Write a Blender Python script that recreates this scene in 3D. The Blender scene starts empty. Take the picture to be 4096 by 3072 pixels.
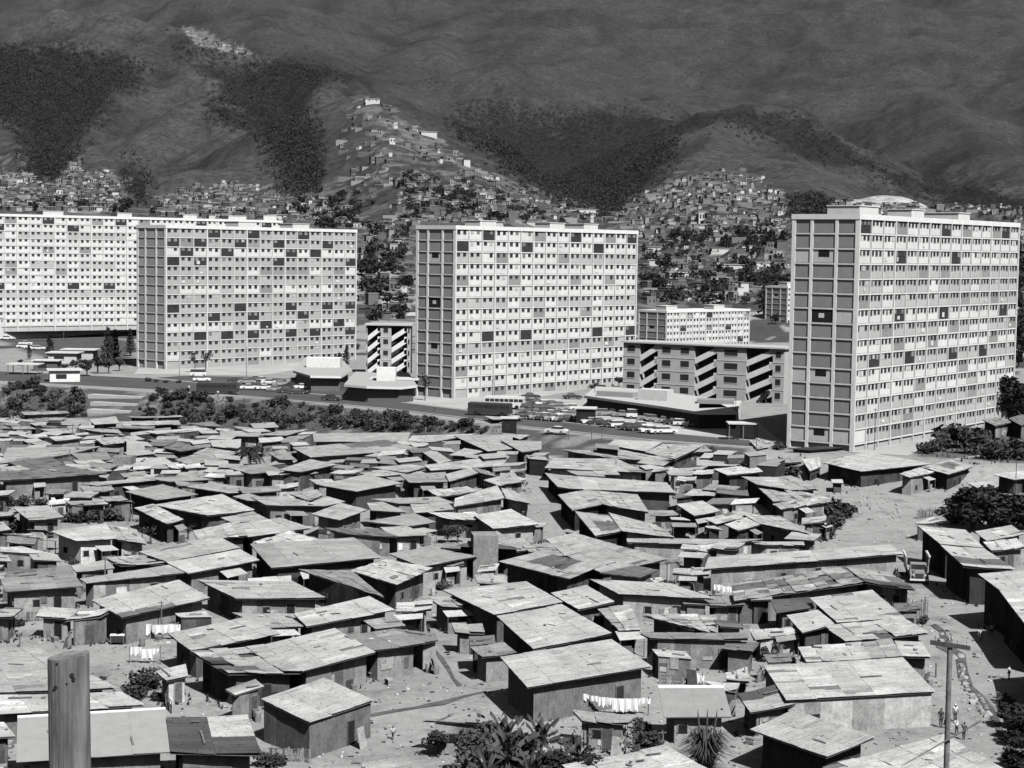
import bpy, bmesh, math, random
import numpy as np
from mathutils import Vector, Matrix
from mathutils.bvhtree import BVHTree
random.seed(7); RNG = np.random.RandomState(7)
SC = bpy.context.scene; COL = SC.collection
R = random.random
def U(a, b): return a + (b-a)*random.random()

# ---------------------------------------------------------------- camera
F = 7185.0; CX, CY = 2048.0, 1536.0; CAMZ = 36.0
PITCH = math.atan((CY-1000.0)/F); RHO = 0.0144
Fw = Vector((0, math.cos(PITCH), -math.sin(PITCH)))
R0 = Vector((1, 0, 0)); U0 = Vector((0, math.sin(PITCH), math.cos(PITCH)))
Rt = math.cos(RHO)*R0 + math.sin(RHO)*U0
Up = -math.sin(RHO)*R0 + math.cos(RHO)*U0
CAM = Vector((0, 0, CAMZ))
cam = bpy.data.cameras.new('camera'); co = bpy.data.objects.new('camera', cam); COL.objects.link(co)
cam.sensor_width = 36; cam.lens = 36*F/4096; cam.clip_start = 0.5; cam.clip_end = 30000
M = Matrix.Identity(4)
for i in range(3):
    M[i][0] = Rt[i]; M[i][1] = Up[i]; M[i][2] = -Fw[i]; M[i][3] = CAM[i]
co.matrix_world = M; SC.camera = co

def ray(u, v): return Fw + Rt*((u-CX)/F) - Up*((v-CY)/F)
def at_z(u, v, z):
    d = ray(u, v); t = (z-CAMZ)/d.z; return CAM + d*t
def at_y(u, v, y):
    d = ray(u, v); return CAM + d*(y/d.y)
def proj(x, y, z):      # numpy ok
    dx, dy, dz = x, y, z-CAMZ
    f = dy*Fw.y + dz*Fw.z; r = dx*Rt.x + dy*Rt.y + dz*Rt.z; u = dx*Up.x + dy*Up.y + dz*Up.z
    f = np.maximum(f, 1e-3)
    return CX + F*r/f, CY - F*u/f
O = 4096/2212.0          # overview pixel -> photo pixel
CR = {1:(0,1550,2.0733), 2:(1000,1550,2.0733), 3:(2000,1650,2.0733), 4:(3000,1700,2.0182),
      5:(0,2272,2.0733), 6:(1000,2272,2.0733), 7:(2000,2272,2.0733), 8:(3000,2272,2.0182),
      14:(0,800,1.8438), 15:(1000,800,1.8438), 16:(2000,800,1.6591), 17:(3000,750,1.5082), 0:(0,0,1/O)}
def cp(c, x, y):
    a, b, s = CR[c]; return a + x/s, b + y/s

# ---------------------------------------------------------------- materials
MATS = {}
def newmat(name):
    m = bpy.data.materials.new(name); m.use_nodes = True; MATS[name] = m
    nt = m.node_tree; b = nt.nodes['Principled BSDF']; b.inputs['Roughness'].default_value = .85
    b.inputs['Specular IOR Level'].default_value = .2
    return m, nt, b
def N(nt, t, **k):
    n = nt.nodes.new(t)
    for a, v in k.items():
        if a.startswith('_'): n.inputs[a[1:].replace('_', ' ')].default_value = v
        else: setattr(n, a, v)
    return n
def noise(nt, scale, detail=3, coord=None, rough=.55):
    n = N(nt, 'ShaderNodeTexNoise'); n.inputs['Scale'].default_value = scale
    n.inputs['Detail'].default_value = detail; n.inputs['Roughness'].default_value = rough
    if coord is not None: nt.links.new(coord, n.inputs['Vector'])
    return n.outputs['Fac']
def rng(nt, fac, a, b, lo, hi):
    n = N(nt, 'ShaderNodeMapRange'); nt.links.new(fac, n.inputs[0])
    for i, v in zip((1, 2, 3, 4), (a, b, lo, hi)): n.inputs[i].default_value = v
    return n.outputs[0]
def mul(nt, a, b, op='MULTIPLY'):
    n = N(nt, 'ShaderNodeMath', operation=op)
    for i, x in enumerate((a, b)):
        if isinstance(x, (int, float)): n.inputs[i].default_value = x
        else: nt.links.new(x, n.inputs[i])
    return n.outputs[0]
def coords(nt, kind='Object', sc=None):
    t = N(nt, 'ShaderNodeTexCoord').outputs[kind]
    if sc is None: return t
    m = N(nt, 'ShaderNodeMapping'); m.inputs['Scale'].default_value = sc; nt.links.new(t, m.inputs['Vector'])
    return m.outputs[0]
def geo_pos(nt, sc=None):
    t = N(nt, 'ShaderNodeNewGeometry').outputs['Position']
    if sc is None: return t
    m = N(nt, 'ShaderNodeMapping'); m.inputs['Scale'].default_value = sc; nt.links.new(t, m.inputs['Vector'])
    return m.outputs[0]
def attr(nt, name='tone'):
    return N(nt, 'ShaderNodeAttribute', attribute_name=name).outputs['Fac']
def setcol(nt, b, fac):
    c = N(nt, 'ShaderNodeCombineColor')
    for i in range(3): nt.links.new(fac, c.inputs[i])
    nt.links.new(c.outputs[0], b.inputs['Base Color'])
def bump(nt, b, h, s=.3, d=.05):
    n = N(nt, 'ShaderNodeBump'); n.inputs['Strength'].default_value = s; n.inputs['Distance'].default_value = d
    nt.links.new(h, n.inputs['Height']); nt.links.new(n.outputs[0], b.inputs['Normal'])
def objrand(nt): return N(nt, 'ShaderNodeObjectInfo').outputs['Random']

def simple(name, tone, var=.25, scale=1.5, rough=.85, pos=True, spec=.2):
    m, nt, b = newmat(name)
    c = geo_pos(nt) if pos else coords(nt)
    f = rng(nt, noise(nt, scale, 5, c), .3, .7, 1-var, 1+var)
    setcol(nt, b, mul(nt, f, tone)); b.inputs['Roughness'].default_value = rough
    b.inputs['Specular IOR Level'].default_value = spec
    return m
# corrugated tin: tone attribute x long streaks down the sheets x spots of rust
m, nt, b = newmat('tin'); uv = coords(nt, 'UV', (5, .35, 1)); uv2 = coords(nt, 'UV', (1, 1, 1))
st = rng(nt, noise(nt, 1.0, 5, uv, .7), .3, .72, .76, 1.2)
big = rng(nt, noise(nt, .35, 4, geo_pos(nt)), .3, .7, .82, 1.16)
sp = mul(nt, rng(nt, noise(nt, 2.3, 6, geo_pos(nt), .72), .56, .64, 1, .5), rng(nt, noise(nt, 1.0, 6, coords(nt, 'UV', (2.2, .35, 1)), .7), .56, .66, 1, .6))
wv = N(nt, 'ShaderNodeTexWave'); wv.inputs['Scale'].default_value = 1.15; wv.bands_direction = 'X'; nt.links.new(uv2, wv.inputs['Vector'])
setcol(nt, b, mul(nt, mul(nt, mul(nt, mul(nt, mul(nt, attr(nt), .86), rng(nt, noise(nt, 4.5, 2, geo_pos(nt), .8), .3, .7, .86, 1.2)), st), big), sp)); bump(nt, b, wv.outputs['Fac'], .3, .03)
b.inputs['Roughness'].default_value = .6; b.inputs['Metallic'].default_value = 0.0; b.inputs['Specular IOR Level'].default_value = .3
# shack walls: planks / adobe, stained
m, nt, b = newmat('shack_wall'); g = geo_pos(nt, (1.5, 1.5, .9))
s1 = rng(nt, noise(nt, 1.6, 7, g, .72), .3, .72, .62, 1.0)
s2 = rng(nt, noise(nt, .7, 4, geo_pos(nt), .6), .3, .7, .75, 1.2)
setcol(nt, b, mul(nt, mul(nt, mul(nt, attr(nt), rng(nt, noise(nt, 5, 2, geo_pos(nt), .8), .3, .7, .8, 1.25)), s1), s2)); bump(nt, b, noise(nt, 6, 4, geo_pos(nt, (2.5, 2.5, .4))), .12, .02); b.inputs['Specular IOR Level'].default_value = 0
# painted facade (tone attribute)
m, nt, b = newmat('paint'); s1 = rng(nt, noise(nt, .9, 5, geo_pos(nt, (1, 1, .6)), .65), .3, .72, .88, 1.06)
s2 = rng(nt, noise(nt, 5, 3, geo_pos(nt, (1, 1, .25)), .7), .5, .75, 1, .86)
setcol(nt, b, mul(nt, mul(nt, attr(nt), s1), s2)); b.inputs['Roughness'].default_value = .8
simple('concrete', .5, .14, .4); simple('dark_glass', .03, .5, .9, .35, spec=.5); simple('dark_opening', .02, .3)
simple('asphalt', .085, .18, .12); simple('paving', .42, .15, .1); simple('wood', .16, .35, 4)
simple('cloth', .85, .05, 3); simple('bark', .09, .3, 3); simple('metal_dark', .06, .3, 3, .5); simple('rubber', .02, .3)
simple('skin', .12, .1, 5); simple('hair', .02, .1, 5); simple('shirt_white', .75, .05, 5); simple('shirt_dark', .06, .05, 5); simple('trousers', .09, .1, 5)
simple('stone', .3, .4, 1.1); simple('ditch', .1, .4, .8)
def leafmat(name, tone):
    m, nt, b = newmat(name)
    f = rng(nt, noise(nt, .9, 3, geo_pos(nt)), .3, .7, .55, 1.5)
    f = mul(nt, f, rng(nt, objrand(nt), 0, 1, .75, 1.3))
    setcol(nt, b, mul(nt, f, tone)); b.inputs['Roughness'].default_value = .7
leafmat('leaf_far', .024); leafmat('leaf', .055); leafmat('leaf_dark', .03); leafmat('leaf_light', .11); leafmat('leaf_grass', .16)
# weathered post
m, nt, b = newmat('post_wood'); g = geo_pos(nt, (14, 14, .9))
f = mul(nt, rng(nt, noise(nt, 1.3, 6, g, .7), .3, .72, .45, 1.35), rng(nt, noise(nt, 5, 6, g, .8), .62, .68, 1, .35)); f2 = rng(nt, noise(nt, 3.2, 4, geo_pos(nt, (1, 1, .5)), .6), .35, .7, .65, 1.25)
setcol(nt, b, mul(nt, mul(nt, f, f2), .23)); bump(nt, b, noise(nt, 2, 5, geo_pos(nt, (25, 25, 1))), .5, .02)
# ground: 'tone' attribute x noise at several scales
m, nt, b = newmat('ground'); p = geo_pos(nt)
f = mul(nt, rng(nt, noise(nt, .06, 5, p, .6), .3, .7, .85, 1.12), rng(nt, noise(nt, .9, 6, p, .7), .3, .7, .82, 1.14))
f = mul(nt, f, rng(nt, noise(nt, .28, 6, p, .7), .52, .66, 1, .68)); f = mul(nt, f, rng(nt, noise(nt, 5, 2, p, .8), .3, .7, .84, 1.18))
setcol(nt, b, mul(nt, attr(nt), f)); bump(nt, b, noise(nt, 1.3, 6, p, .7), .3, .12); b.inputs['Specular IOR Level'].default_value = 0
# hills: 'tone' attribute (grass / woodland / bare earth / ravine shade) x scrub noise
m, nt, b = newmat('hill'); p = geo_pos(nt)
f = mul(nt, rng(nt, noise(nt, .035, 8, p, .75), .3, .7, .70, 1.28), rng(nt, noise(nt, .006, 5, p, .6), .3, .7, .85, 1.15))
f = mul(nt, f, rng(nt, noise(nt, .12, 6, p, .85), .40, .62, 1.22, .55)); f = mul(nt, f, rng(nt, noise(nt, .45, 3, p, .8), .35, .65, .82, 1.2))
setcol(nt, b, mul(nt, attr(nt), f)); b.inputs['Specular IOR Level'].default_value = 0; bump(nt, b, noise(nt, .035, 9, p, .85), .3, 7)

# ---------------------------------------------------------------- mesh helper
class MB:
    def __init__(s): s.v = []; s.f = []; s.t = []; s.uv = []
    def face(s, pts, tone=.5, uv=None):
        n = len(s.v); s.v += [tuple(p) for p in pts]; s.f.append(tuple(range(n, n+len(pts)))); s.t.append(tone)
        s.uv += uv if uv else [(0, 0)]*len(pts)
    def hexa(s, b4, t4, tone=.5, uvb=None):       # bottom 4, top 4 (ccw from above)
        f = s.face; f(t4, tone, uvb); f(b4[::-1], tone)
        for i in range(4):
            j = (i+1) % 4; f([b4[i], b4[j], t4[j], t4[i]], tone)
    def box(s, o, a, b, c, tone=.5):              # origin + three edge vectors (a x b = +c)
        o = Vector(o); a = Vector(a); b = Vector(b); c = Vector(c)
        s.hexa([o, o+a, o+a+b, o+b], [o+c, o+a+c, o+a+b+c, o+b+c], tone)
    def cbox(s, cx, cy, z0, sx, sy, sz, rz=0, tone=.5):
        ca, sa = math.cos(rz), math.sin(rz); a = Vector((ca, sa, 0)); b = Vector((-sa, ca, 0))
        s.box(Vector((cx, cy, z0))-a*sx/2-b*sy/2, a*sx, b*sy, (0, 0, sz), tone)
    def tube(s, pts, rad, n=6, tone=.5, cap=True):
        pts = [Vector(p) for p in pts]; rings = []
        if not isinstance(rad, (list, tuple)): rad = [rad]*len(pts)
        for i, p in enumerate(pts):
            d = (pts[min(i+1, len(pts)-1)]-pts[max(i-1, 0)]).normalized()
            x = d.orthogonal().normalized() if i == 0 else (x - d*x.dot(d)).normalized()
            y = d.cross(x)
            rings.append([p+(x*math.cos(2*math.pi*k/n)+y*math.sin(2*math.pi*k/n))*rad[i] for k in range(n)])
        for i in range(len(rings)-1):
            for k in range(n):
                l = (k+1) % n; s.face([rings[i][k], rings[i][l], rings[i+1][l], rings[i+1][k]], tone)
        if cap: s.face(rings[-1], tone); s.face(rings[0][::-1], tone)
    def build(s, name, mat, parent=None, smooth=False, loc=None):
        me = bpy.data.meshes.new(name); 
        v = s.v
        if loc is not None: v = [(a-loc[0], b-loc[1], c-loc[2]) for a, b, c in v]
        me.from_pydata(v, [], s.f)
        if s.uv:
            ul = me.uv_layers.new(name='UVMap'); ul.data.foreach_set('uv', np.array(s.uv, 'f').ravel())
        at = me.attributes.new('tone', 'FLOAT', 'FACE'); at.data.foreach_set('value', np.array(s.t, 'f'))
        me.materials.append(MATS[mat]); 
        if smooth: me.polygons.foreach_set('use_smooth', [True]*len(me.polygons))
        o = bpy.data.objects.new(name, me); COL.objects.link(o)
        if loc is not None: o.location = loc
        if parent is not None:
            o.parent = parent
        return o
def tag(o, label=None, cat=None, group=None, kind=None):
    if label: o['label'] = label
    if cat: o['category'] = cat
    if group: o['group'] = group
    if kind: o['kind'] = kind
    return o
def empty(name, loc=(0, 0, 0), rz=0, label=None, cat=None, group=None):
    o = bpy.data.objects.new(name, None); COL.objects.link(o); o.location = loc; o.rotation_euler = (0, 0, rz)
    o.empty_display_size = .1
    return tag(o, label, cat, group)
KIDS = {}
def copy_tree(o, parent=None):
    c = o.copy(); COL.objects.link(c)
    if parent is not None: c.parent = parent
    for ch in KIDS.get(o.name) or list(o.children): copy_tree(ch, c)
    return c
USED = set()
def place(proto, loc, rz=0, sc=1, label=None, group=None):
    if proto.name not in USED: o = proto; USED.add(proto.name)
    else: o = copy_tree(proto)
    o.location = loc; o.rotation_euler = (0, 0, rz); o.scale = (sc, sc, sc) if isinstance(sc, (int, float)) else sc
    if label: o['label'] = label
    if group: o['group'] = group
    return o
ORD = ['first', 'second', 'third', 'fourth', 'fifth', 'sixth', 'seventh', 'eighth', 'ninth', 'tenth', 'eleventh', 'twelfth', 'thirteenth',
       'fourteenth', 'fifteenth', 'sixteenth', 'seventeenth', 'eighteenth', 'nineteenth', 'twentieth']
for t in ('twenty', 'thirty', 'forty', 'fifty'):
    ORD += [t+'-'+w for w in ORD[:9]] + [{'twenty': 'thirtieth', 'thirty': 'fortieth', 'forty': 'fiftieth', 'fifty': 'sixtieth'}[t]]
def ordl(i): return ORD[min(i, len(ORD)-1)]
def ov(u, v): return u*O, v*O

# ---------------------------------------------------------------- light
SUN_AZ, SUN_EL = -62.0, 50.0      # degrees, direction TO the sun: x=cos az, y=sin az
s_dir = Vector((math.cos(math.radians(SUN_AZ))*math.cos(math.radians(SUN_EL)), math.sin(math.radians(SUN_AZ))*math.cos(math.radians(SUN_EL)), math.sin(math.radians(SUN_EL))))
L = bpy.data.lights.new('sun', 'SUN'); L.energy = 5.0; L.angle = math.radians(.5); L.color = (1, .995, .985)
lo = bpy.data.objects.new('sun', L); COL.objects.link(lo); lo.rotation_euler = s_dir.to_track_quat('Z', 'Y').to_euler(); lo.location = (100, -100, 300)
W = bpy.data.worlds.new('World'); SC.world = W; W.use_nodes = True; nt = W.node_tree
sky = nt.nodes.new('ShaderNodeTexSky'); sky.sky_type = 'NISHITA'; sky.sun_disc = False
sky.sun_elevation = math.radians(SUN_EL); sky.sun_rotation = math.radians(90-SUN_AZ)
bw = nt.nodes.new('ShaderNodeSeparateColor'); bg = nt.nodes['Background']; bg.inputs['Strength'].default_value = .05
nt.links.new(sky.outputs[0], bw.inputs[0]); nt.links.new(bw.outputs[0], bg.inputs['Color'])
SC.cycles.diffuse_bounces = 0; SC.cycles.volume_bounces = 0
SC.view_settings.view_transform = 'Standard'; SC.view_settings.look = 'None'; SC.view_settings.exposure = .22
HAZE = .000009
# ---------------------------------------------------------------- terrain
def sstep(a, b, x): t = np.clip((x-a)/(b-a), 0, 1); return t*t*(3-2*t)
def vnoise(x, y, seed=0):
    xi = np.floor(x).astype(np.int64); yi = np.floor(y).astype(np.int64); fx = x-xi; fy = y-yi
    def h(a, b):
        n = (a*374761393 + b*668265263 + seed*974711) & 0x7fffffff
        n = ((n ^ (n >> 13))*1274126177) & 0x7fffffff; return ((n ^ (n >> 16)) & 0xffff)/65535.0
    fx = fx*fx*(3-2*fx); fy = fy*fy*(3-2*fy)
    return (h(xi, yi)*(1-fx)+h(xi+1, yi)*fx)*(1-fy) + (h(xi, yi+1)*(1-fx)+h(xi+1, yi+1)*fx)*fy
def fbm(x, y, o=4, seed=0):
    s = 0; a = .5
    for i in range(o): s = s + a*vnoise(x*2**i, y*2**i, seed+i); a *= .5
    return s
# bank top line from the picture (overview px at z = 0)
BT = [(-200, 826), (0, 830), (330, 848), (600, 864), (800, 888), (1000, 912), (1150, 930), (1300, 948), (1500, 962), (1700, 976), (1850, 990), (2100, 1000), (2400, 1010)]
bt = [at_z(u*O, v*O, 0) for u, v in BT]
BX = np.array([p.x for p in bt]); BY = np.array([p.y for p in bt])
def H(x, y):
    x = np.asarray(x, float); y = np.asarray(y, float); r = np.hypot(x, y)
    top = np.interp(x, BX, BY)
    zb = np.interp(x, [-150, -60, -30, 0, 40, 400], [-5, -5, -3.4, -1.8, -.9, -.2])
    zf = -5 + (zb+5)*sstep(240, 345, y)                     # the shanty floor
    wid = np.interp(zb, [-5, -1], [20, 12])
    z = zf + (0-zf)*sstep(top-wid, top-1, y)
    z = z + (fbm(x/9, y/9, 3, 5)-.45)*.5*(1-sstep(top-wid, top-wid+2, y))   # uneven yards
    near = 32.5 - .315*r
    z = np.maximum(z, near)
    # right flank of the street climbs
    # valley and rise behind the slabs
    th = x/np.maximum(y, 1)
    rise = np.interp(th, [-.3, -.14, -.05, .05, .12, .2, .3], [1.0, .9, .7, .45, .4, .45, .6])
    dip = np.interp(th, [-.1, .04, .08, .2], [0, 0, -14, -14])
    zz = dip*sstep(560, 740, r)*(1-sstep(850, 1150, r)) + rise*60*sstep(690, 1200, r) + rise*.035*np.maximum(r-1150, 0)
    return z + zz
RL = [  # ridge lines: (overview u, v, distance), flank slope
 ([(-300,-150,6600),(600,-140,6500),(1200,-150,6400),(1700,-160,6500),(2500,-150,6600)], .34),
 ([(2350,-60,5600),(2150,60,5000),(1950,140,4500),(1760,220,4100),(1640,285,3700)], .42),
 ([(1600,-60,6000),(1450,20,5400),(1330,90,4800),(1200,150,4200),(1130,230,3700)], .42),
 ([(950,165,3700),(1010,150,3750),(1100,134,3800),(1200,150,3800),(1300,225,3700),(1480,262,3500)], .45),
 ([(1150,-80,6000),(1040,20,5200),(960,70,4700),(890,110,4200),(830,165,3700),(870,240,3100)], .42),
 ([(820,-60,5600),(740,20,5000),(680,80,4300),(650,120,3700)], .42),
 ([(500,-60,5000),(560,20,4500),(600,80,4000)], .42),
 ([(2400,260,3300),(2250,120,4300),(2150,0,5400)], .42),
 ([(2350,380,2500),(2150,330,3000),(2060,240,3600),(1950,180,4200)], .42),
 ([(1780,-60,6000),(1820,40,5200),(1850,120,4700)], .42),
 ([(-300,60,2700),(0,34,2750),(200,22,2700),(350,50,2650),(540,112,2600),(640,130,2550),(720,142,2500),(800,197,2400),(900,242,2300),(1050,322,2150),(1150,392,2050),(1260,472,1950)], .62),
 ([(350,50,2650),(450,150,2450),(550,222,2300),(640,297,2150),(700,425,1900)], .75),
 ([(345,55,2650),(270,130,2450),(210,230,2250),(130,350,2000),(100,400,1850)], .75),
 ([(300,340,1900),(380,245,2000),(440,203,2080),(520,275,1950),(600,350,1850),(650,430,1750)], .6),
 ([(-300,150,2300),(-60,220,2150),(30,290,2000),(75,380,1800)], .7),
 ([(100,400,1750),(190,320,1800),(270,360,1750),(310,440,1600)], .5),
 ([(330,440,1600),(430,375,1700),(520,370,1700),(600,400,1650),(650,450,1550)], .45),
 ([(600,430,1700),(700,315,1780),(800,212,1850),(850,242,1820),(930,292,1800),(1050,365,1700),(1200,428,1650),(1345,475,1600)], .55),
 ([(800,212,1850),(845,320,1600),(880,430,1350)], .5),
 ([(930,292,1800),(1000,390,1500),(1050,450,1350)], .5),
 ([(720,140,2500),(690,230,2250),(640,330,2050)], .7),
 ([(1320,475,1900),(1400,398,1950),(1470,303,2150),(1550,265,2200),(1650,280,2200),(1700,312,2150),(1850,345,2100),(1950,400,2000),(2100,450,1900),(2400,480,1800)], .55),
 ([(1550,265,2200),(1535,370,1800),(1520,440,1550)], .5),
 ([(1700,312,2150),(1720,400,1750),(1760,450,1500)], .5),
 ([(1430,290,2900),(1520,245,3000),(1600,235,3000),(1710,238,3000),(1800,288,2900),(1900,342,2700),(2000,395,2500),(2150,430,2300)], .6),
 ([(1825,436,1260),(1850,428,1265),(1880,436,1270),(1900,419,1275),(1925,424,1270),(1970,444,1250)], .55),
]
RIDGES = []
for pl, sl in RL:
    RIDGES.append(([at_y(u*O, v*O, y) for u, v, y in pl], sl))
def HR(x, y):
    z = H(x, y)
    # warp the plan so flanks break into gullies
    w = np.clip((np.hypot(x, y)-1100)/1500, 0, 1.6)
    wx = x + (fbm(x/170, y/170, 4, 11)-.47)*150*w; wy = y + (fbm(x/170, y/170, 4, 23)-.47)*150*w
    for pts, sl in RIDGES:
        best = np.full(x.shape, -1e9)
        for a, b in zip(pts[:-1], pts[1:]):
            dx, dy = b.x-a.x, b.y-a.y; L2 = dx*dx+dy*dy
            # distance in the warped plan far from the crest, true plan at the crest
            t0 = np.clip(((x-a.x)*dx+(y-a.y)*dy)/L2, 0, 1); d0 = np.hypot(x-a.x-t0*dx, y-a.y-t0*dy)
            t1 = np.clip(((wx-a.x)*dx+(wy-a.y)*dy)/L2, 0, 1); d1 = np.hypot(wx-a.x-t1*dx, wy-a.y-t1*dy)
            k = np.clip(d0/130, 0, 1); d = d0*(1-k)+d1*k; t = t0
            zc = a.z+(b.z-a.z)*t
            best = np.maximum(best, zc - sl*(np.sqrt(d*d+18*18)-18))
        dlt = best - z; kk = 6.0 if sl > .5 or len(pts) < 3 else 11.0
        kk = 3.0 if pts[0].y < 1300 else kk
        z = np.where(dlt > 6*kk, best, np.where(dlt < -6*kk, z, z + kk*np.log1p(np.exp(np.clip(dlt/kk, -50, 50)))))
    far = np.clip((np.hypot(x, y)-900)/2000, 0, 1)
    z = z + (fbm(x/60, y/60, 4, 31)-.47)*22*far + (fbm(x/420, y/420, 3, 41)-.45)*50*np.clip((np.hypot(x, y)-2800)/1500, 0, 1)
    z = z - np.abs(fbm(x/110, y/110, 3, 71)-.47)*62*far*(1-.75*np.clip((np.hypot(x, y)-2500)/700, 0, 1))
    return z
def inp(px, py, poly):
    c = False; n = len(poly); x1, y1 = poly[-1]
    for x2, y2 in poly:
        if (y1 > py) != (y2 > py) and px < (x2-x1)*(py-y1)/(y2-y1)+x1: c = not c
        x1, y1 = x2, y2
    return c
def inpoly(px, py, poly):
    c = np.zeros(px.shape, bool); n = len(poly)
    for i in range(n):
        x1, y1 = poly[i]; x2, y2 = poly[(i+1) % n]
        if y1 == y2: continue
        c ^= ((y1 > py) != (y2 > py)) & (px < (x2-x1)*(py-y1)/(y2-y1)+x1)
    return c
def grid_obj(name, X, Y, Z, tone, mat):
    nr, nc = X.shape
    me = bpy.data.meshes.new(name); V = np.stack([X, Y, Z], -1).reshape(-1, 3)
    i = np.arange(nr*nc).reshape(nr, nc)
    f = np.stack([i[:-1, :-1], i[:-1, 1:], i[1:, 1:], i[1:, :-1]], -1).reshape(-1, 4)
    me.from_pydata(V.tolist(), [], f.tolist())
    a = me.attributes.new('tone', 'FLOAT', 'POINT'); a.data.foreach_set('value', tone.ravel().astype('f'))
    me.materials.append(MATS[mat]); me.polygons.foreach_set('use_smooth', [True]*len(me.polygons))
    o = bpy.data.objects.new(name, me); COL.objects.link(o); o['kind'] = 'structure'
    return o, BVHTree.FromPolygons(V.tolist(), f.tolist())
xs = np.arange(-340, 341, 2.5); ys = np.concatenate([np.arange(-20, 110, 5), np.arange(110, 520, 2.0), np.arange(520, 961, 5)])
X, Y = np.meshgrid(xs, ys); Z = H(X, Y)
top = np.interp(X, BX, BY); pu, pv = proj(X, Y, Z); pu /= O; pv /= O
tone = np.full(X.shape, .30)
tone = np.where((Y > top-24) & (Y < top+1) & (X < 45), .09 + .13*(fbm(X/6, Y/6, 3, 3) > .55), tone)      # scrubby bank
tone = np.where(Y > top+1, .30, tone)
lawn = inpoly(pu, pv, [(0, 735), (60, 760), (130, 780), (285, 790), (285, 740), (200, 715), (60, 722)]) & (Y > top)
tone = np.where(lawn, .10, tone)
tone = np.where((Y > 600) & (fbm(X/25, Y/25, 4, 9) > .5), .08, tone)
tone = np.where(np.hypot(X, Y) < 118, .12, tone)
tone = np.where(inpoly(pu, pv, [(1985, 985), (2040, 930), (2120, 900), (2300, 900), (2300, 1000), (2180, 1000)]), .13, tone)
ground, bvg = grid_obj('ground', X, Y, Z, tone, 'ground')
th = np.linspace(-.42, .42, 560); rr = np.concatenate([np.linspace(935, 3000, 330), np.linspace(3010, 7200, 130)])
RR, TH = np.meshgrid(rr, th, indexing='ij'); X = RR*TH; Y = RR; Z = HR(X, Y)
Z[0, :] -= 3
pu, pv = proj(X, Y, Z); pu /= O; pv /= O
slope_n = fbm(X/40, Y/40, 4, 77)
tone = np.full(X.shape, .062)
tone = np.where(RR > 2900, .054, tone)
FOREST = [
 [(-200,95),(130,95),(190,120),(290,140),(335,172),(262,190),(205,260),(160,320),(120,400),(70,400),(40,265),(-200,225)],
 [(350,62),(385,78),(480,165),(560,150),(640,140),(700,140),(710,165),(650,230),(700,300),(640,330),(650,390),(700,440),(620,425),(560,300),(480,190),(400,110)],
 [(1000,240),(1080,215),(1150,250),(1300,240),(1480,268),(1470,310),(1400,402),(1330,472),(1250,480),(1150,400),(1060,330),(960,270)],
 [(1480,245),(1700,235),(1800,288),(1950,378),(2300,440),(2300,490),(2100,458),(1950,408),(1850,355),(1700,322),(1560,262),(1470,290)],
 [(440,195),(480,228),(535,270),(510,288),(455,250)], [(270,330),(320,420),(340,450),(290,450),(262,380)],
 [(620,300),(700,330),(690,400),(640,420)], [(700,140),(820,190),(800,205),(720,180)], [(560,420),(620,440),(600,470),(560,460)]]
jx = (fbm(X/45, Y/45, 5, 51)-.47)*90; jy = (fbm(X/45, Y/45, 5, 61)-.47)*60
def blur(A, k, ax):
    c = np.cumsum(np.pad(A, [(k+1, k) if i == ax else (0, 0) for i in (0, 1)], mode='edge'), axis=ax)
    n = A.shape[ax]; return (np.take(c, range(2*k+1, 2*k+1+n), ax)-np.take(c, range(0, n), ax))/(2*k+1)
rav = Z - blur(blur(Z, 10, 0), 12, 1)       # hollows darkened in the tone: ravine shade and thicker woodland together
ravine_dark = sstep(1, 12, -rav+(fbm(X/50, Y/50, 4, 15)-.47)*16)
tone = tone*(1-(.42-.27*sstep(2700, 3300, RR))*ravine_dark)
tone = tone*(1-.25*sstep(.5, .62, fbm(X/120, Y/120, 5, 19)))
fm = np.zeros(X.shape)
for p in FOREST: fm = np.maximum(fm, inpoly(pu+jx, pv+jy, p).astype(float))
fm = blur(blur(fm, 4, 0), 4, 1); fm = sstep(.15, .85, fm+(fbm(X/18, Y/18, 3, 88)-.47)*.7*(fm > .02))      # ragged, thinning edge
tone = tone*(1-fm)+.023*fm
BARE = [[(-200,330),(50,330),(80,395),(130,400),(240,365),(320,440),(560,395),(640,420),(700,400),(800,400),(820,300),(760,240),(800,205),(850,235),(940,290),(1050,372),(1200,430),(1340,470),(1390,410),(1450,380),(1600,370),(1700,420),(1760,450),(2300,460),(2300,800),(-200,800)]]
barr = inpoly(pu+jx, pv+jy, BARE[0]) & (RR < 2000)
tone = np.where(barr, np.where(fbm(X/14, Y/14, 3, 91) > .46, .13, .06), tone)
for p in [[(385,58),(420,60),(530,105),(545,118),(480,112),(430,95)], [(870,370),(895,370),(905,450),(870,450)]]:
    tone = np.where(inpoly(pu+jx*.3, pv+jy*.3, p), .17, tone)
mound = inpoly(pu, pv, [(1815,420),(1850,415),(1910,405),(2000,440),(2000,470),(1815,470)]) & (RR < 1400)
tone = np.where(mound, .42, tone)
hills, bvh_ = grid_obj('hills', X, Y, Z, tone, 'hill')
def hit(u, v):      # photo pixel -> point on the terrain
    d = ray(u, v).normalized()
    a = bvg.ray_cast(CAM+d*60, d); b = bvh_.ray_cast(CAM+d*60, d)
    c = [h[0] for h in (a, b) if h[0] is not None]
    return min(c, key=lambda p: (p-CAM).length) if c else None
def gz(x, y): return float(H(np.array([x]), np.array([y]))[0])
def gp(u, v):       # pixel -> ground point, near field
    p = hit(u, v)
    return p if p is not None else at_z(u, v, 0)

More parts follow.
